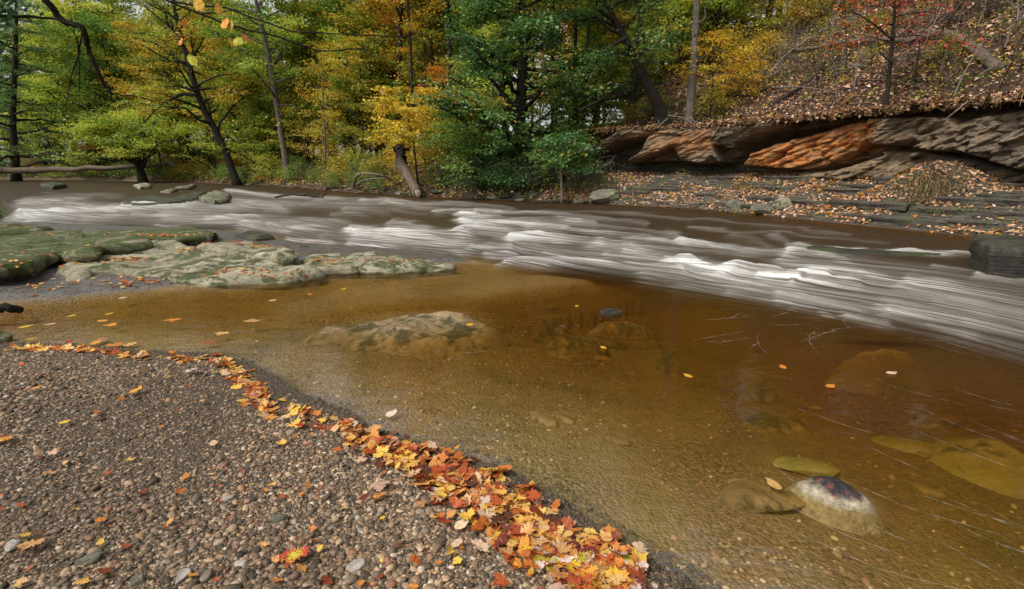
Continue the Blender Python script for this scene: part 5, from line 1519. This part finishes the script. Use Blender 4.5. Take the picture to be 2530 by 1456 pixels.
# big yellow leaves on the near twigs
for px, py, size, col, lab in ((490, 8, .07, 'yellow', 'topmost big yellow leaf hanging on the thin branch'), (540, 20, .055, 'yellow', 'yellow leaf hanging right of the topmost one'), (556, 55, .065, 'orange', 'orange and green leaf hanging on the thin branch'), (570, 62, .06, 'yellow green', 'yellow green leaf hanging behind the orange one'),
                              (606, 92, .06, 'orange', 'glowing orange leaf hanging on the thin branch'), (590, 100, .06, 'yellow green', 'greenish leaf hanging beside the glowing orange one'), (570, 103, .05, 'yellow', 'yellow leaf hanging left of the greenish one'), (446, 102, .05, 'orange', 'small orange leaf hanging at the lower left'),
                              (466, 117, .04, 'yellow', 'small yellow leaf hanging above the lowest one'), (474, 146, .065, 'yellow green', 'lowest big yellow green leaf hanging over the trees'), (455, 56, .04, 'orange', 'small orange leaf hanging between the twigs'), (470, 52, .04, 'yellow', 'small yellow leaf next to the small orange one'), (505, 122, .035, 'orange', 'tiny orange leaf hanging right of the lowest big one')):
    x, y, z = A(px, py, 2.45)
    o = leaf(x, y, z, size, 'oval', col, lab, rs, tx=math.radians(75) + rs.normal(0, .2), ty=rs.normal(0, .4), rz=rs.normal(0, .5), name='hanging_leaf', stalk=True, var=0)
    o.rotation_euler[0] += math.pi * .9 if rs.uniform() < .8 else 0

# ------------------------------------------------------------------ leaf litter and herbs: masses nobody could count
def scatter_land(n, pxr, pyr, rs_):
    """random ground points seen in a window of the photo, spread evenly over the land itself"""
    out = []
    Y = np.geomspace(7, 75, 900)
    return out
def land_points(n, x0, x1, y0, y1, rs_, cond):
    x, y = rs_.uniform(x0, x1, n), rs_.uniform(y0, y1, n)
    z, s, nx, _, _ = ground(x, y)
    px, py = proj(x, y, z)
    k = cond(s, nx, x, y) & (px > -150) & (px < 2750) & (py > -120) & (y > 4)
    return np.stack([x[k], y[k], z[k]], 1), s[k], nx[k]
rs = np.random.RandomState(57)
def add_normals(P):
    e = .15
    zx = ground(P[:, 0] + e, P[:, 1])[0] - P[:, 2]
    zy = ground(P[:, 0], P[:, 1] + e)[0] - P[:, 2]
    N = np.stack([-zx / e, -zy / e, np.ones(len(P))], 1)
    N /= np.linalg.norm(N, axis=1)[:, None]
    return N
def litter_mass(P, size, tilt, lift, tone=None, aspect=.7):
    N = add_normals(P)
    return leafcards(P + N * lift, size, rs, tilt, aspect, tone, N, .25)
B = MB()
P, s, nx = land_points(340000, -2, 34, 8, 46, rs, lambda s, nx, x, y: (s > 4.6) & (nx > 1.5))
dist = np.hypot(P[:, 0], P[:, 1])
patch = fbm(P[:, 0] * .5, P[:, 1] * .5, 0, 801, 4)
P = P[(patch + rs.uniform(-.6, .6, len(P))) > -.5]
B.add(*litter_mass(P, .085 * rs.lognormal(0, .35, len(P)), .55, .03, np.clip(rs.uniform(0, 1, len(P)) ** 1.35 * .97 + .28 * fbm(P[:, 0] * .6, P[:, 1] * .6, 0, 802, 4), 0, 1)))
P, s, nx = land_points(60000, -30, 14, 8, 60, rs, lambda s, nx, x, y: (s > .15) & (nx < 3) & (s < 22))
B.add(*litter_mass(P, .14, .45, .03))
P, s, nx = land_points(90000, 0, 14, 5, 30, rs, lambda s, nx, x, y: (s > .06) & (nx > 1) & (s < 3.75))
k = (fbm(P[:, 0] * 1.1, P[:, 1] * 1.1, 0, 803, 4) + rs.uniform(-.35, .35, len(P)) + .6 * np.exp(-(((P[:, 0] - MOUNDC[0]) / 1.3) ** 2 + ((P[:, 1] - MOUNDC[1]) / 1.1) ** 2)) > .06)
B.add(*litter_mass(P[k], .095, .4, .02, np.clip(rs.beta(2.4, 1.5, int(k.sum())), 0, .93)))
me = B.mesh('leaf_litter', FOL['litter'], smooth=False)
kind(obj('leaf_litter', me), 'stuff')
# orange and yellow leaves among the litter on the shale bank
B = MB()
P, s, nx = land_points(9000, 2, 14, 5, 28, rs, lambda s, nx, x, y: (s > .05) & (nx > 2) & (s < 3.7))
k = (fbm(P[:, 0] * .9, P[:, 1] * .9, 0, 804, 4) + rs.uniform(-.3, .3, len(P))) > .05
B.add(*litter_mass(P[k], .11, .35, .03, np.clip(rs.uniform(.2, .95, int(k.sum())), 0, 1)))
kind(obj('bright_leaves', B.mesh('bright_leaves', FOL['orange'], smooth=False)), 'stuff')
# green and yellow undergrowth on the slopes
B = MB()
P, s, nx = land_points(20000, -2, 34, 8, 44, rs, lambda s, nx, x, y: (s > 4.9) & (nx > 1.5))
k = fbm(P[:, 0] * .45, P[:, 1] * .45, 0, 805, 4) + rs.uniform(-.25, .25, len(P)) > -.1
P = P[k]
Q = np.repeat(P, 9, 0) + rs.normal(0, 1, (len(P) * 9, 3)) * [.16, .16, .09] + [0, 0, .14]
B.add(*leafcards(Q, .095, rs, .5, .6, np.clip(np.repeat(rs.uniform(.1, .75, len(P)), 9) + rs.normal(0, .12, len(Q)), 0, 1)))
P, s, nx = land_points(9000, -40, 4, 20, 75, rs, lambda s, nx, x, y: (s > .15) & (nx < 2.5) & (s < 24))
Q = np.repeat(P, 9, 0) + rs.normal(0, 1, (len(P) * 9, 3)) * [.25, .25, .14] + [0, 0, .22]
B.add(*leafcards(Q, .15, rs, .5, .6, np.clip(np.repeat(rs.uniform(.1, .95, len(P)), 9) + rs.normal(0, .12, len(Q)), 0, 1)))
P, s, nx = land_points(1500, 0, 14, 5, 30, rs, lambda s, nx, x, y: (s > .3) & (nx > 2) & (s < 3.9))
P = P[fbm(P[:, 0] * .8, P[:, 1] * .8, 0, 806, 3) > .02]
Q = np.repeat(P, 10, 0) + rs.normal(0, 1, (len(P) * 10, 3)) * [.12, .12, .08] + [0, 0, .1]
B.add(*leafcards(Q, .06, rs, .6, .45, np.clip(np.repeat(rs.uniform(0, .5, len(P)), 10) + rs.normal(0, .1, len(Q)), 0, 1)))
kind(obj('undergrowth', B.mesh('undergrowth', FOL['mixed'], smooth=False)), 'stuff')
# meadow herbs far left
B = MB()
P, s, nx = land_points(12000, -75, -18, 40, 100, rs, lambda s, nx, x, y: (s > .12) & (nx < -22))
Q = np.repeat(P, 7, 0) + rs.normal(0, 1, (len(P) * 7, 3)) * [.3, .3, .25] + [0, 0, .45]
B.add(*leafcards(Q, .24, rs, .6, .5, np.clip(np.repeat(rs.uniform(0, .9, len(P)), 7) + rs.normal(0, .1, len(Q)), 0, 1)))
kind(obj('bank_herbs', B.mesh('bank_herbs', FOL['herb'], smooth=False)), 'stuff')
# grass: hanging from the cliff edge and on the debris mound
def blades(P, D, length, width, rs_, sag):
    n = len(P)
    L = length * rs_.uniform(.5, 1.4, n)
    D = D / np.linalg.norm(D, axis=1)[:, None]
    S = np.cross(D, np.array([0, 0, 1.0])) + rs_.normal(0, .1, (n, 3))
    S /= np.linalg.norm(S, axis=1)[:, None]
    V = []
    for f, w_ in ((0, 1), (.35, .9), (.7, .6), (1, .15)):
        c_ = P + D * (L * f)[:, None] - np.array([0, 0, 1]) * (sag * L * f * f)[:, None]
        V += [c_ - S * width * w_ / 2, c_ + S * width * w_ / 2]
    V = np.stack(V, 1).reshape(-1, 3)
    b = np.arange(n)[:, None] * 8
    F = np.concatenate([b + np.array([[q, q + 1, q + 3, q + 2]]) for q in (0, 2, 4)])
    return V, F, np.repeat(rs_.uniform(0, 1, n), 8)
B = MB()
cxa, cya, oxa, oya, offa = CLIFF
n = 5200
i_ = rs.randint(20, len(cxa) - 150, n)
front = offa[-4:].max(0)
b0 = rs.uniform(-1.2, .06, n)
P = np.stack([cxa[i_] + oxa[i_] * (front[i_] + b0), cya[i_] + oya[i_] * (front[i_] + b0), np.full(n, RIM + .04)], 1)
D = np.stack([oxa[i_] + rs.normal(0, .5, n), oya[i_] + rs.normal(0, .5, n), rs.uniform(0, .8, n)], 1)
clumpm = (fbm(i_ * .06, 0, 0, 810, 3) + rs.uniform(-.5, .5, n)) > .05
B.add(*blades(P[clumpm], D[clumpm], .24, .014, rs, .95))
n = 1300
a_ = rs.uniform(0, 6.28, n)
r_ = np.abs(rs.normal(0, .5, n))
x_, y_ = MOUNDC[0] + 1.1 * r_ * np.cos(a_) - .3, MOUNDC[1] + .9 * r_ * np.sin(a_) - .6
P = np.stack([x_, y_, ground(x_, y_)[0] - .02], 1)
D = np.stack([rs.normal(-.3, .5, n), rs.normal(-.5, .5, n), rs.uniform(.3, 1, n)], 1)
B.add(*blades(P, D, .32, .014, rs, .8))
for px, py, nn, L in ((1830, 460, 350, .35), (1860, 470, 300, .35), (2290, 470, 700, .4), (1520, 480, 200, .3), (960, 445, 300, .45), (1740, 440, 200, .3), (1980, 430, 250, .3), (1900, 425, 250, .3)):
    x, y, z = onland(px, py)
    P = np.stack([x + rs.normal(0, .25, nn), y + rs.normal(0, .2, nn), np.zeros(nn)], 1)
    P[:, 2] = ground(P[:, 0], P[:, 1])[0] - .02
    B.add(*blades(P, np.stack([rs.normal(0, .5, nn), rs.normal(-.1, .5, nn), rs.uniform(.5, 1, nn)], 1), L, .014, rs, .7))
kind(obj('grass', B.mesh('grass', FOL['grass'], smooth=False)), 'stuff')
# litter caught on the cliff cap
B = MB()
n = 22000
i_ = rs.randint(12, len(cxa) - 150, n)
b0 = rs.uniform(-1.45, .1, n)
P = np.stack([cxa[i_] + oxa[i_] * (front[i_] + b0), cya[i_] + oya[i_] * (front[i_] + b0), np.full(n, RIM + .05) + rs.uniform(-.02, .07, n) - np.where(b0 > -.02, rs.uniform(0, .22, n), 0)], 1)
B.add(*leafcards(P, .10, rs, .6, .7, None, (0, 0, 1), .25))
kind(obj('cliff_edge_leaves', B.mesh('cliff_edge_leaves', FOL['litter'], smooth=False)), 'stuff')

# ------------------------------------------------------------------ stones of the far bank
def bstone(px, py, dim, mat, lab, seed, rz=0, up=.3, grp=None):
    x, y, z = onland(px, py)
    boulder('boulder', (x, y, z + dim[2] * up), dim, mat, lab, seed, rz=rz, group=grp)
bstone(1495, 497, (.75, .42, .42), MAT_BANK, 'mossy wedge shaped stone at the waterline below the cliff', 901, .3)
bstone(1545, 476, (.16, .14, .2), MAT_PALE, 'small square pale stone behind the mossy wedge stone', 902)
bstone(1812, 520, (.42, .3, .27), MAT_BANK, 'mossy block, leftmost of the three stones at the waterline', 903, .4)
bstone(1890, 525, (.50, .28, .24), MAT_BANK, 'flat tilted mossy stone between the two neighbouring stones', 904, .2)
bstone(1940, 510, (.40, .32, .28), MAT_PALE, 'brown angular block, rightmost of the three stones at the waterline', 905, .7)
bstone(603, 445, (.75, .5, .55), MAT_PALE, 'pale grey boulder on the far bank beside the crooked tree foot', 906)
bstone(508, 425, (.35, .3, .35), MAT_PALE, 'small upright pale stone on the leafy far bank', 907)
bstone(560, 448, (.5, .4, .3), MAT_BANK, 'dark stone left of the pale grey boulder', 908)
bstone(1742, 78, (.5, .4, .35), MAT_PALE, 'pale sandstone block sticking out of the slope behind the grey trunk', 909)
rs = np.random.RandomState(66)
for k in range(60):
    px = rs.uniform(560, 1480)
    x, y, z = bank_at(px, rs.uniform(.02, .7))
    d_ = rs.uniform(.12, .32)
    M_ = (MAT_BANK, MAT_DARK, MAT_SHALE)[k % 3]
    zn = 'left of the big log' if px < 1000 else 'right of the big log under the dark tree'
    boulder('bank_stone', (x, y, z + .03), (d_ * 1.4, d_, d_ * .4), M_, '%s flat stone at the far waterline %s' % (('mossy', 'dark', 'layered')[k % 3], zn), 920 + k, rz=rs.uniform(-.6, .6), group='flat stones at the far waterline ' + zn, cuts=6)
# shale slabs stepping down to the water
for k in range(30):
    px = rs.uniform(1500, 2700)
    inl = rs.uniform(.3, 3.3)
    x, y, z = bank_at(px, inl)
    L_ = rs.uniform(.6, 1.6)
    i0 = int(np.argmin(np.hypot(cxa - x, cya - y)))
    tvec = np.array([-oya[i0], oxa[i0]])
    nvec = np.array([oxa[i0], oya[i0]])
    out = []
    for q in np.linspace(0, 2 * np.pi, 10, endpoint=False):
        r_ = rs.uniform(.75, 1.1)
        v_ = np.array([x, y]) + tvec * math.cos(q) * L_ * r_ + nvec * math.sin(q) * rs.uniform(.25, .4) * r_
        out.append(tuple(v_))
    slab('shale_slab', out, z + .06, .16, MAT_SHALE, 'thin grey shale slab %s on the far bank' % ('low by the water' if inl < 1.2 else 'midway up the steps' if inl < 2.3 else 'high under the cliff'), 'rock', step=.09, under=.04, rough=.015, seed=950 + k, group='shale slabs ' + ('by the water' if inl < 1.2 else 'midway' if inl < 2.3 else 'under the cliff'), round_=.03, wob=.1)

# ------------------------------------------------------------------ old stone wall and house among the trees
wl = empty('stone_wall', A(505, 372, 60), 'ruined dark stone block wall among the trees behind the crooked tree', 'wall')
wb = np.array(wl.location)
wl.location.z = gz(wb[0], wb[1]) - .2
M = MB()
rs = np.random.RandomState(12)
for row in range(9):
    x = -5.5 + rs.uniform(0, .4)
    while x < 5:
        w_ = rs.uniform(.5, 1.1)
        hgt = 9 - abs(x) * .55 + rs.uniform(-1, 1)
        if row < hgt:
            e_ = rs.uniform(-.04, .04, (2, 2, 2, 3))
            V = np.array([[x + a * (w_ - .03), b_ * .8 + rs.uniform(-.04, .04) * (b_ == 0), row * .42 + c * .39] for a in (0, 1) for b_ in (0, 1) for c in (0, 1)]) + e_.reshape(8, 3) * .5
            M.add(V, np.array([[0, 1, 3, 2], [4, 6, 7, 5], [0, 4, 5, 1], [2, 3, 7, 6], [1, 5, 7, 3], [0, 2, 6, 4]]))
        x += w_
obj('masonry', M.mesh('masonry', MAT_SHALE, smooth=False), wl)
hx, hy, hz = A(668, 270, 88)
hs_ = empty('brick_house', (hx, hy, gz(hx, hy)), 'red brick house barely showing between the tree trunks', 'house')
def box(M, x0, x1, y0, y1, z0, z1):
    V = np.array([[x, y, z] for x in (x0, x1) for y in (y0, y1) for z in (z0, z1)], float)
    M.add(V, np.array([[0, 1, 3, 2], [4, 6, 7, 5], [0, 4, 5, 1], [2, 3, 7, 6], [1, 5, 7, 3], [0, 2, 6, 4]]))
M = MB(); box(M, -3, 3, 0, 5, -1, 10.5)
obj('brick_wall', M.mesh('brick_wall', rock_mat('red_brick', (.2, .06, .05), (.34, .11, .09), (.4, .17, .14)), smooth=False), hs_)
M = MB(); M.add([(-3.3, -.3, 10.52), (3.3, -.3, 10.52), (3.3, 5.3, 10.52), (-3.3, 5.3, 10.52), (-3.3, 2.5, 12.6), (3.3, 2.5, 12.6)], [np.array([[0, 1, 5, 4], [2, 3, 4, 5], [0, 3, 2, 1]]), np.array([[0, 4, 3], [1, 2, 5]])])
obj('roof', M.mesh('roof', MAT_SHALE, smooth=False), hs_)
for wx_ in (-1.8, .6):
    M = MB(); box(M, wx_, wx_ + 1.1, -.05, .1, 8.0, 9.6)
    obj('window', M.mesh('window', MAT_DARK, smooth=False), hs_)

# ------------------------------------------------------------------ gravel
rs = np.random.RandomState(21)
bV = np.array([(x, y, z) for x in (-1, 0, 1) for y in (-1, 0, 1) for z in (-1, 0, 1) if (x, y, z) != (0, 0, 0)], float)
idx = {tuple(int(c) for c in v): i for i, v in enumerate(bV)}
bF = []
for ax in range(3):
    for sg in (-1, 1):
        o1, o2 = [a for a in range(3) if a != ax]
        for a in (-1, 0):
            for b_ in (-1, 0):
                q = []
                for da, db_ in ((0, 0), (1, 0), (1, 1), (0, 1)):
                    c_ = [0, 0, 0]
                    c_[ax] = sg; c_[o1] = a + da; c_[o2] = b_ + db_
                    q.append(idx[tuple(c_)])
                flip = (sg < 0) ^ (ax == 1)
                bF.append(q[::-1] if flip else q)
bF = np.array(bF)
bS = bV / np.linalg.norm(bV, axis=1)[:, None]
def pebbles(x, y, z, size, rs_, cols):
    n = len(x)
    ax = size[:, None] * np.stack([rs_.uniform(.85, 1.5, n), rs_.uniform(.65, 1.05, n), rs_.uniform(.32, .65, n)], 1) / 2
    V = bS[None] * (1 + rs_.normal(0, .09, (n, 26, 1))) * ax[:, None, :]
    th = rs_.uniform(0, 6.28, n)
    tl = rs_.normal(0, .3, n)
    c, s = np.cos(tl)[:, None], np.sin(tl)[:, None]
    V = np.stack([V[..., 0] * c + V[..., 2] * s, V[..., 1], -V[..., 0] * s + V[..., 2] * c], -1)
    c, s = np.cos(th)[:, None], np.sin(th)[:, None]
    V = np.stack([V[..., 0] * c - V[..., 1] * s, V[..., 0] * s + V[..., 1] * c, V[..., 2]], -1)
    V += np.stack([x, y, z + ax[:, 2] * .55], 1)[:, None, :]
    F = (np.arange(n)[:, None, None] * 26 + bF[None]).reshape(-1, 4)
    return V.reshape(-1, 3), F, np.repeat(cols, 26, 0)
PCOL = np.array([(.29, .215, .155), (.42, .32, .23), (.5, .45, .39), (.10, .08, .062), (.18, .145, .11), (.28, .15, .10), (.34, .235, .14), (.22, .19, .17), (.13, .1, .075)])
PW = np.array([.2, .16, .07, .16, .16, .05, .07, .08, .05])
m, nt = new_mat('river_pebbles')
ca = attr(nt, 'tint', 'Color')
nz = noise(nt, coords(nt, 'Object'), 130, 4, .6)
cc = mixc(nt, 1.0, ca, ramp(nt, nz, [(.3, (.55, .55, .55)), (.7, (1.15, 1.12, 1.08))]), 'MULTIPLY')
finish(nt, principled(nt, cc, .62, bump(nt, nz, .4, .004), .35))
PEB = m
n = 420000
# denser sampling close to the camera, by distance rings
r_ = np.sqrt(rs.uniform(1.2 ** 2, 6.2 ** 2, n))
r2 = 1.25 * (6.0 / 1.25) ** rs.uniform(0, 1, n)
r_ = np.where(rs.uniform(0, 1, n) < .55, r2, r_)
a_ = np.radians(rs.uniform(-58, 40, n))
x, y = r_ * np.sin(a_), r_ * np.cos(a_)
db = sdp(x, y, BEACH)
k = db > -.10
x, y, r_, db = x[k], y[k], r_[k], db[k]
z = ground(x, y)[0]
px, py = proj(x, y, z)
k = (px > -160) & (px < 2690) & (py < 1600)
x, y, z, db, r_ = x[k], y[k], z[k], db[k], r_[k]
big = fbm(x * 1.3, y * 1.3, 0, 830, 3)
size = np.clip(rs.lognormal(math.log(.0083), .52, len(x)) * (1 + .45 * big), .006, .045)
edge = sstep(.45, .0, db)
size *= 1 - .35 * edge
order = np.argsort(-size * rs.uniform(.35, 1, len(size)))[:115000]
x, y, z, db, size, big, edge = [v[order] for v in (x, y, z, db, size, big, edge)]
cols = PCOL[rs.choice(len(PCOL), len(x), p=PW)] * rs.uniform(.35, 1.05, (len(x), 1))
light = sstep(-.1, .35, fbm(x * .9 + 3, y * .9, 0, 831, 3))
cols = cols * (1 + .3 * light)[:, None] * np.array([1.06, .99, .88])
cols = cols * (1 - .62 * sstep(.14, .02, db))[:, None]           # stones soaked at the water's edge are darker
V, F, Cc = pebbles(x, y, z - .002, size, rs, cols)
kind(obj('gravel', mesh('gravel', V, F, {'tint': Cc}, mat=PEB)), 'stuff')
print('pebbles', len(x))
# gravel lying on the river bed in the shallows
n = 26000
r_ = 1.3 * (7.5 / 1.3) ** rs.uniform(0, 1, n)
a_ = np.radians(rs.uniform(-50, 50, n))
x, y = r_ * np.sin(a_), r_ * np.cos(a_)
db = sdp(x, y, BEACH)
gzv, s_, _, _, dl_ = ground(x, y)
k = (db < -.05) & (db > -3.6) & (dl_ < -.1) & (rs.uniform(0, 1, n) < np.exp(db * .45)) & (fbm(x, y, 0, 833, 3) > -.25)
x, y, gzv, r_ = x[k], y[k], gzv[k], r_[k]
size = np.clip(rs.lognormal(math.log(.011), .5, len(x)), .006, .035)
cols = np.array([(.3, .23, .13), (.42, .33, .2), (.2, .15, .09), (.52, .43, .28), (.14, .10, .06), (.34, .2, .12)])[rs.randint(0, 6, len(x))] * rs.uniform(.7, 1.2, (len(x), 1))
V, F, Cc = pebbles(x, y, gzv - .004, size, rs, cols)
kind(obj('river_bed_gravel', mesh('river_bed_gravel', V, F, {'tint': Cc}, mat=PEB)), 'stuff')
# flat stones sunken in the pool
rs = np.random.RandomState(23)
for k in range(24):
    px, py = rs.uniform(1250, 2500), rs.uniform(720, 1300)
    x, y, _ = G(px, py, -.15)
    d_ = rs.uniform(.04, .15)
    if sdp(np.array([x]), np.array([y]), BEACH)[0] > -.5:
        continue
    c_ = (0, 0, 2, 1)[k % 4]
    zn = 'below the rapids' if py < 900 else 'near the red and black boulder'
    boulder('sunken_stone', (x, y, gz(x, y) + d_ * .1), (d_ * 1.5, d_ * .8, d_ * .35), (MAT_SUB, MAT_SUB, MAT_SUBG)[c_], '%s flat stone sunken in the pool %s' % (('tan', 'tan', 'greenish')[c_], zn), 1100 + k, rz=rs.uniform(-.8, .4), group='flat stones sunken in the pool ' + zn, cuts=6, cat='stone')
# thin curling lines and bubbles of foam on the pool
m, nt = new_mat('thin_foam')
tr_ = nd(nt, 'ShaderNodeBsdfTransparent').outputs[0]
df_ = nd(nt, 'ShaderNodeBsdfDiffuse', {'Color': (.8, .8, .8, 1)}).outputs[0]
nf_ = noise(nt, coords(nt, 'Object'), 22, 3)
finish(nt, nd(nt, 'ShaderNodeMixShader', {0: ramp(nt, nf_, [(.4, (.02, .02, .02)), (.75, (.24, .24, .24))]), 1: tr_, 2: df_}).outputs[0])
rs = np.random.RandomState(88)
B = MB()
def foamline(p0, a, L, w_, curve):
    n_ = 26
    t_ = np.linspace(0, 1, n_)
    ang_ = a + curve * t_ + .5 * fbm(t_ * 6 + p0[0], p0[1], 0, 90, 3)
    X = p0[0] + np.cumsum(np.cos(ang_)) * L / n_
    Y_ = p0[1] + np.cumsum(np.sin(ang_)) * L / n_
    w2 = w_ * (np.sin(np.pi * t_) ** .6) * rs.uniform(.5, 1.3, n_) + .0006
    nx_, ny_ = -np.sin(ang_), np.cos(ang_)
    V = np.concatenate([np.stack([X + nx_ * w2 / 2, Y_ + ny_ * w2 / 2, np.full(n_, .014)], 1), np.stack([X - nx_ * w2 / 2, Y_ - ny_ * w2 / 2, np.full(n_, .014)], 1)])
    j_ = np.arange(n_ - 1)
    B.add(V, np.stack([j_, j_ + n_, j_ + n_ + 1, j_ + 1], 1))
for k in range(26):
    px, py = rs.uniform(1840, 2360), rs.uniform(765, 850)
    x, y, _ = G(px, py)
    foamline((x, y), rs.normal(-2.5 if px < 2130 else -1.0, .3), rs.uniform(.25, .7), .009, rs.normal(.1, .3))
for k in range(20):
    px, py = rs.uniform(1780, 2480), rs.uniform(880, 1330)
    x, y, _ = G(px, py)
    foamline((x, y), rs.normal(-1.05, .18), rs.uniform(.25, .8), .006, rs.normal(.15, .25))
for k in range(46):
    px, py = rs.normal(1000, 240), rs.uniform(800, 960)
    x, y, _ = G(px, py)
    foamline((x, y), rs.normal(.2, .2), rs.uniform(.04, .16), .007, 0)
for k in range(420):
    px, py = rs.uniform(250, 2300), rs.uniform(725, 1000)
    px += 60 * fbm(px / 100, py / 30, 0, 91, 2)
    x, y, _ = G(px, py)
    if fbm(x * 1.5, y * 1.5, 0, 92, 3) < .05:
        continue
    foamline((x, y), rs.uniform(0, 6.28), rs.uniform(.008, .022), .008, 1.5)
V_ = np.concatenate(B.V)
zok = ground(V_[:, 0], V_[:, 1])[0]
kind(obj('foam', B.mesh('foam', m)), 'stuff')
# larger stones one can pick out on the gravel
for k, (px, py, d_, c_, lab) in enumerate(((685, 1290, .06, 'd', 'flat dark pointed stone lying in the middle of the gravel'), (875, 1280, .04, 'd', 'small dark round stone on the gravel left of the leaf line'), (880, 1400, .05, 'g', 'pale grey stone right of the patched red leaf'), (225, 1385, .06, 'd', 'dark flat stick shaped stone by the curled tan leaf'), (30, 1352, .05, 'g', 'pale stone left of the curled tan leaf'),
                                       (560, 1235, .04, 'g', 'light round pebble below the small yellow green leaf'), (450, 1430, .05, 'g', 'pale pebble near the bottom edge'), (340, 1440, .05, 'd', 'dark pebble at the bottom edge'), (1075, 1125, .03, 'd', 'dark pebble by the leaf line'), (600, 1395, .04, 'g', 'whitish pebble left of the patched red leaf'))):
    x, y, _ = G(px, py, .1)
    x, y, _ = G(px, py, gz(x, y))
    boulder('pebble', (x, y, gz(x, y) + d_ * .16), (d_ * .75, d_ * .5, d_ * .3), MAT_BANK if c_ == 'd' else MAT_PALE_DRY, lab, 990 + k, rz=rs.uniform(0, 3), cat='stone', cuts=6)
# ------------------------------------------------------------------ camera, light, render
cam = bpy.data.cameras.new('camera')
cam.lens, cam.sensor_width, cam.clip_end, cam.clip_start = 18.0, 36.0, 3000, .02
co = obj('camera', cam, loc=(0, 0, HC), rot=(math.pi / 2 - PITCH, 0, 0))
sc.camera = co
SUN_EL, SUN_AZ = math.radians(52), math.radians(232)     # azimuth clockwise from +Y
w = bpy.data.worlds.new('World')
sc.world = w
w.use_nodes = True
nt = w.node_tree
bg = nt.nodes['Background']
sky = nt.nodes.new('ShaderNodeTexSky')
sky.sky_type = 'NISHITA'
sky.sun_disc = False
sky.sun_elevation, sky.sun_rotation = SUN_EL, SUN_AZ
sky.air_density, sky.dust_density, sky.ozone_density = 1.0, 3.0, 1.0
hs = nd(nt, 'ShaderNodeHueSaturation', {'Saturation': .18, 'Color': sky.outputs[0]})
nt.links.new(mixc(nt, 1.0, hs.outputs[0], (1.0, .965, .9), 'MULTIPLY'), bg.inputs[0])
bg.inputs[1].default_value = .11
sun = bpy.data.lights.new('sun', 'SUN')
sun.energy, sun.angle, sun.color = 1.5, math.radians(10), (1, .95, .88)
d = Vector((math.sin(SUN_AZ) * math.cos(SUN_EL), math.cos(SUN_AZ) * math.cos(SUN_EL), math.sin(SUN_EL)))
so = obj('sun', sun)
so.rotation_euler = d.to_track_quat('Z', 'Y').to_euler()
sc.view_settings.view_transform = 'Standard'
sc.view_settings.look = 'None'
sc.view_settings.exposure = 0.82
sc.view_settings.gamma = 1
sc.render.engine = 'CYCLES'
c = sc.cycles
c.max_bounces, c.diffuse_bounces, c.glossy_bounces, c.transmission_bounces, c.transparent_max_bounces = 5, 3, 2, 3, 8
c.sample_clamp_indirect = 4
c.caustics_reflective = c.caustics_refractive = False
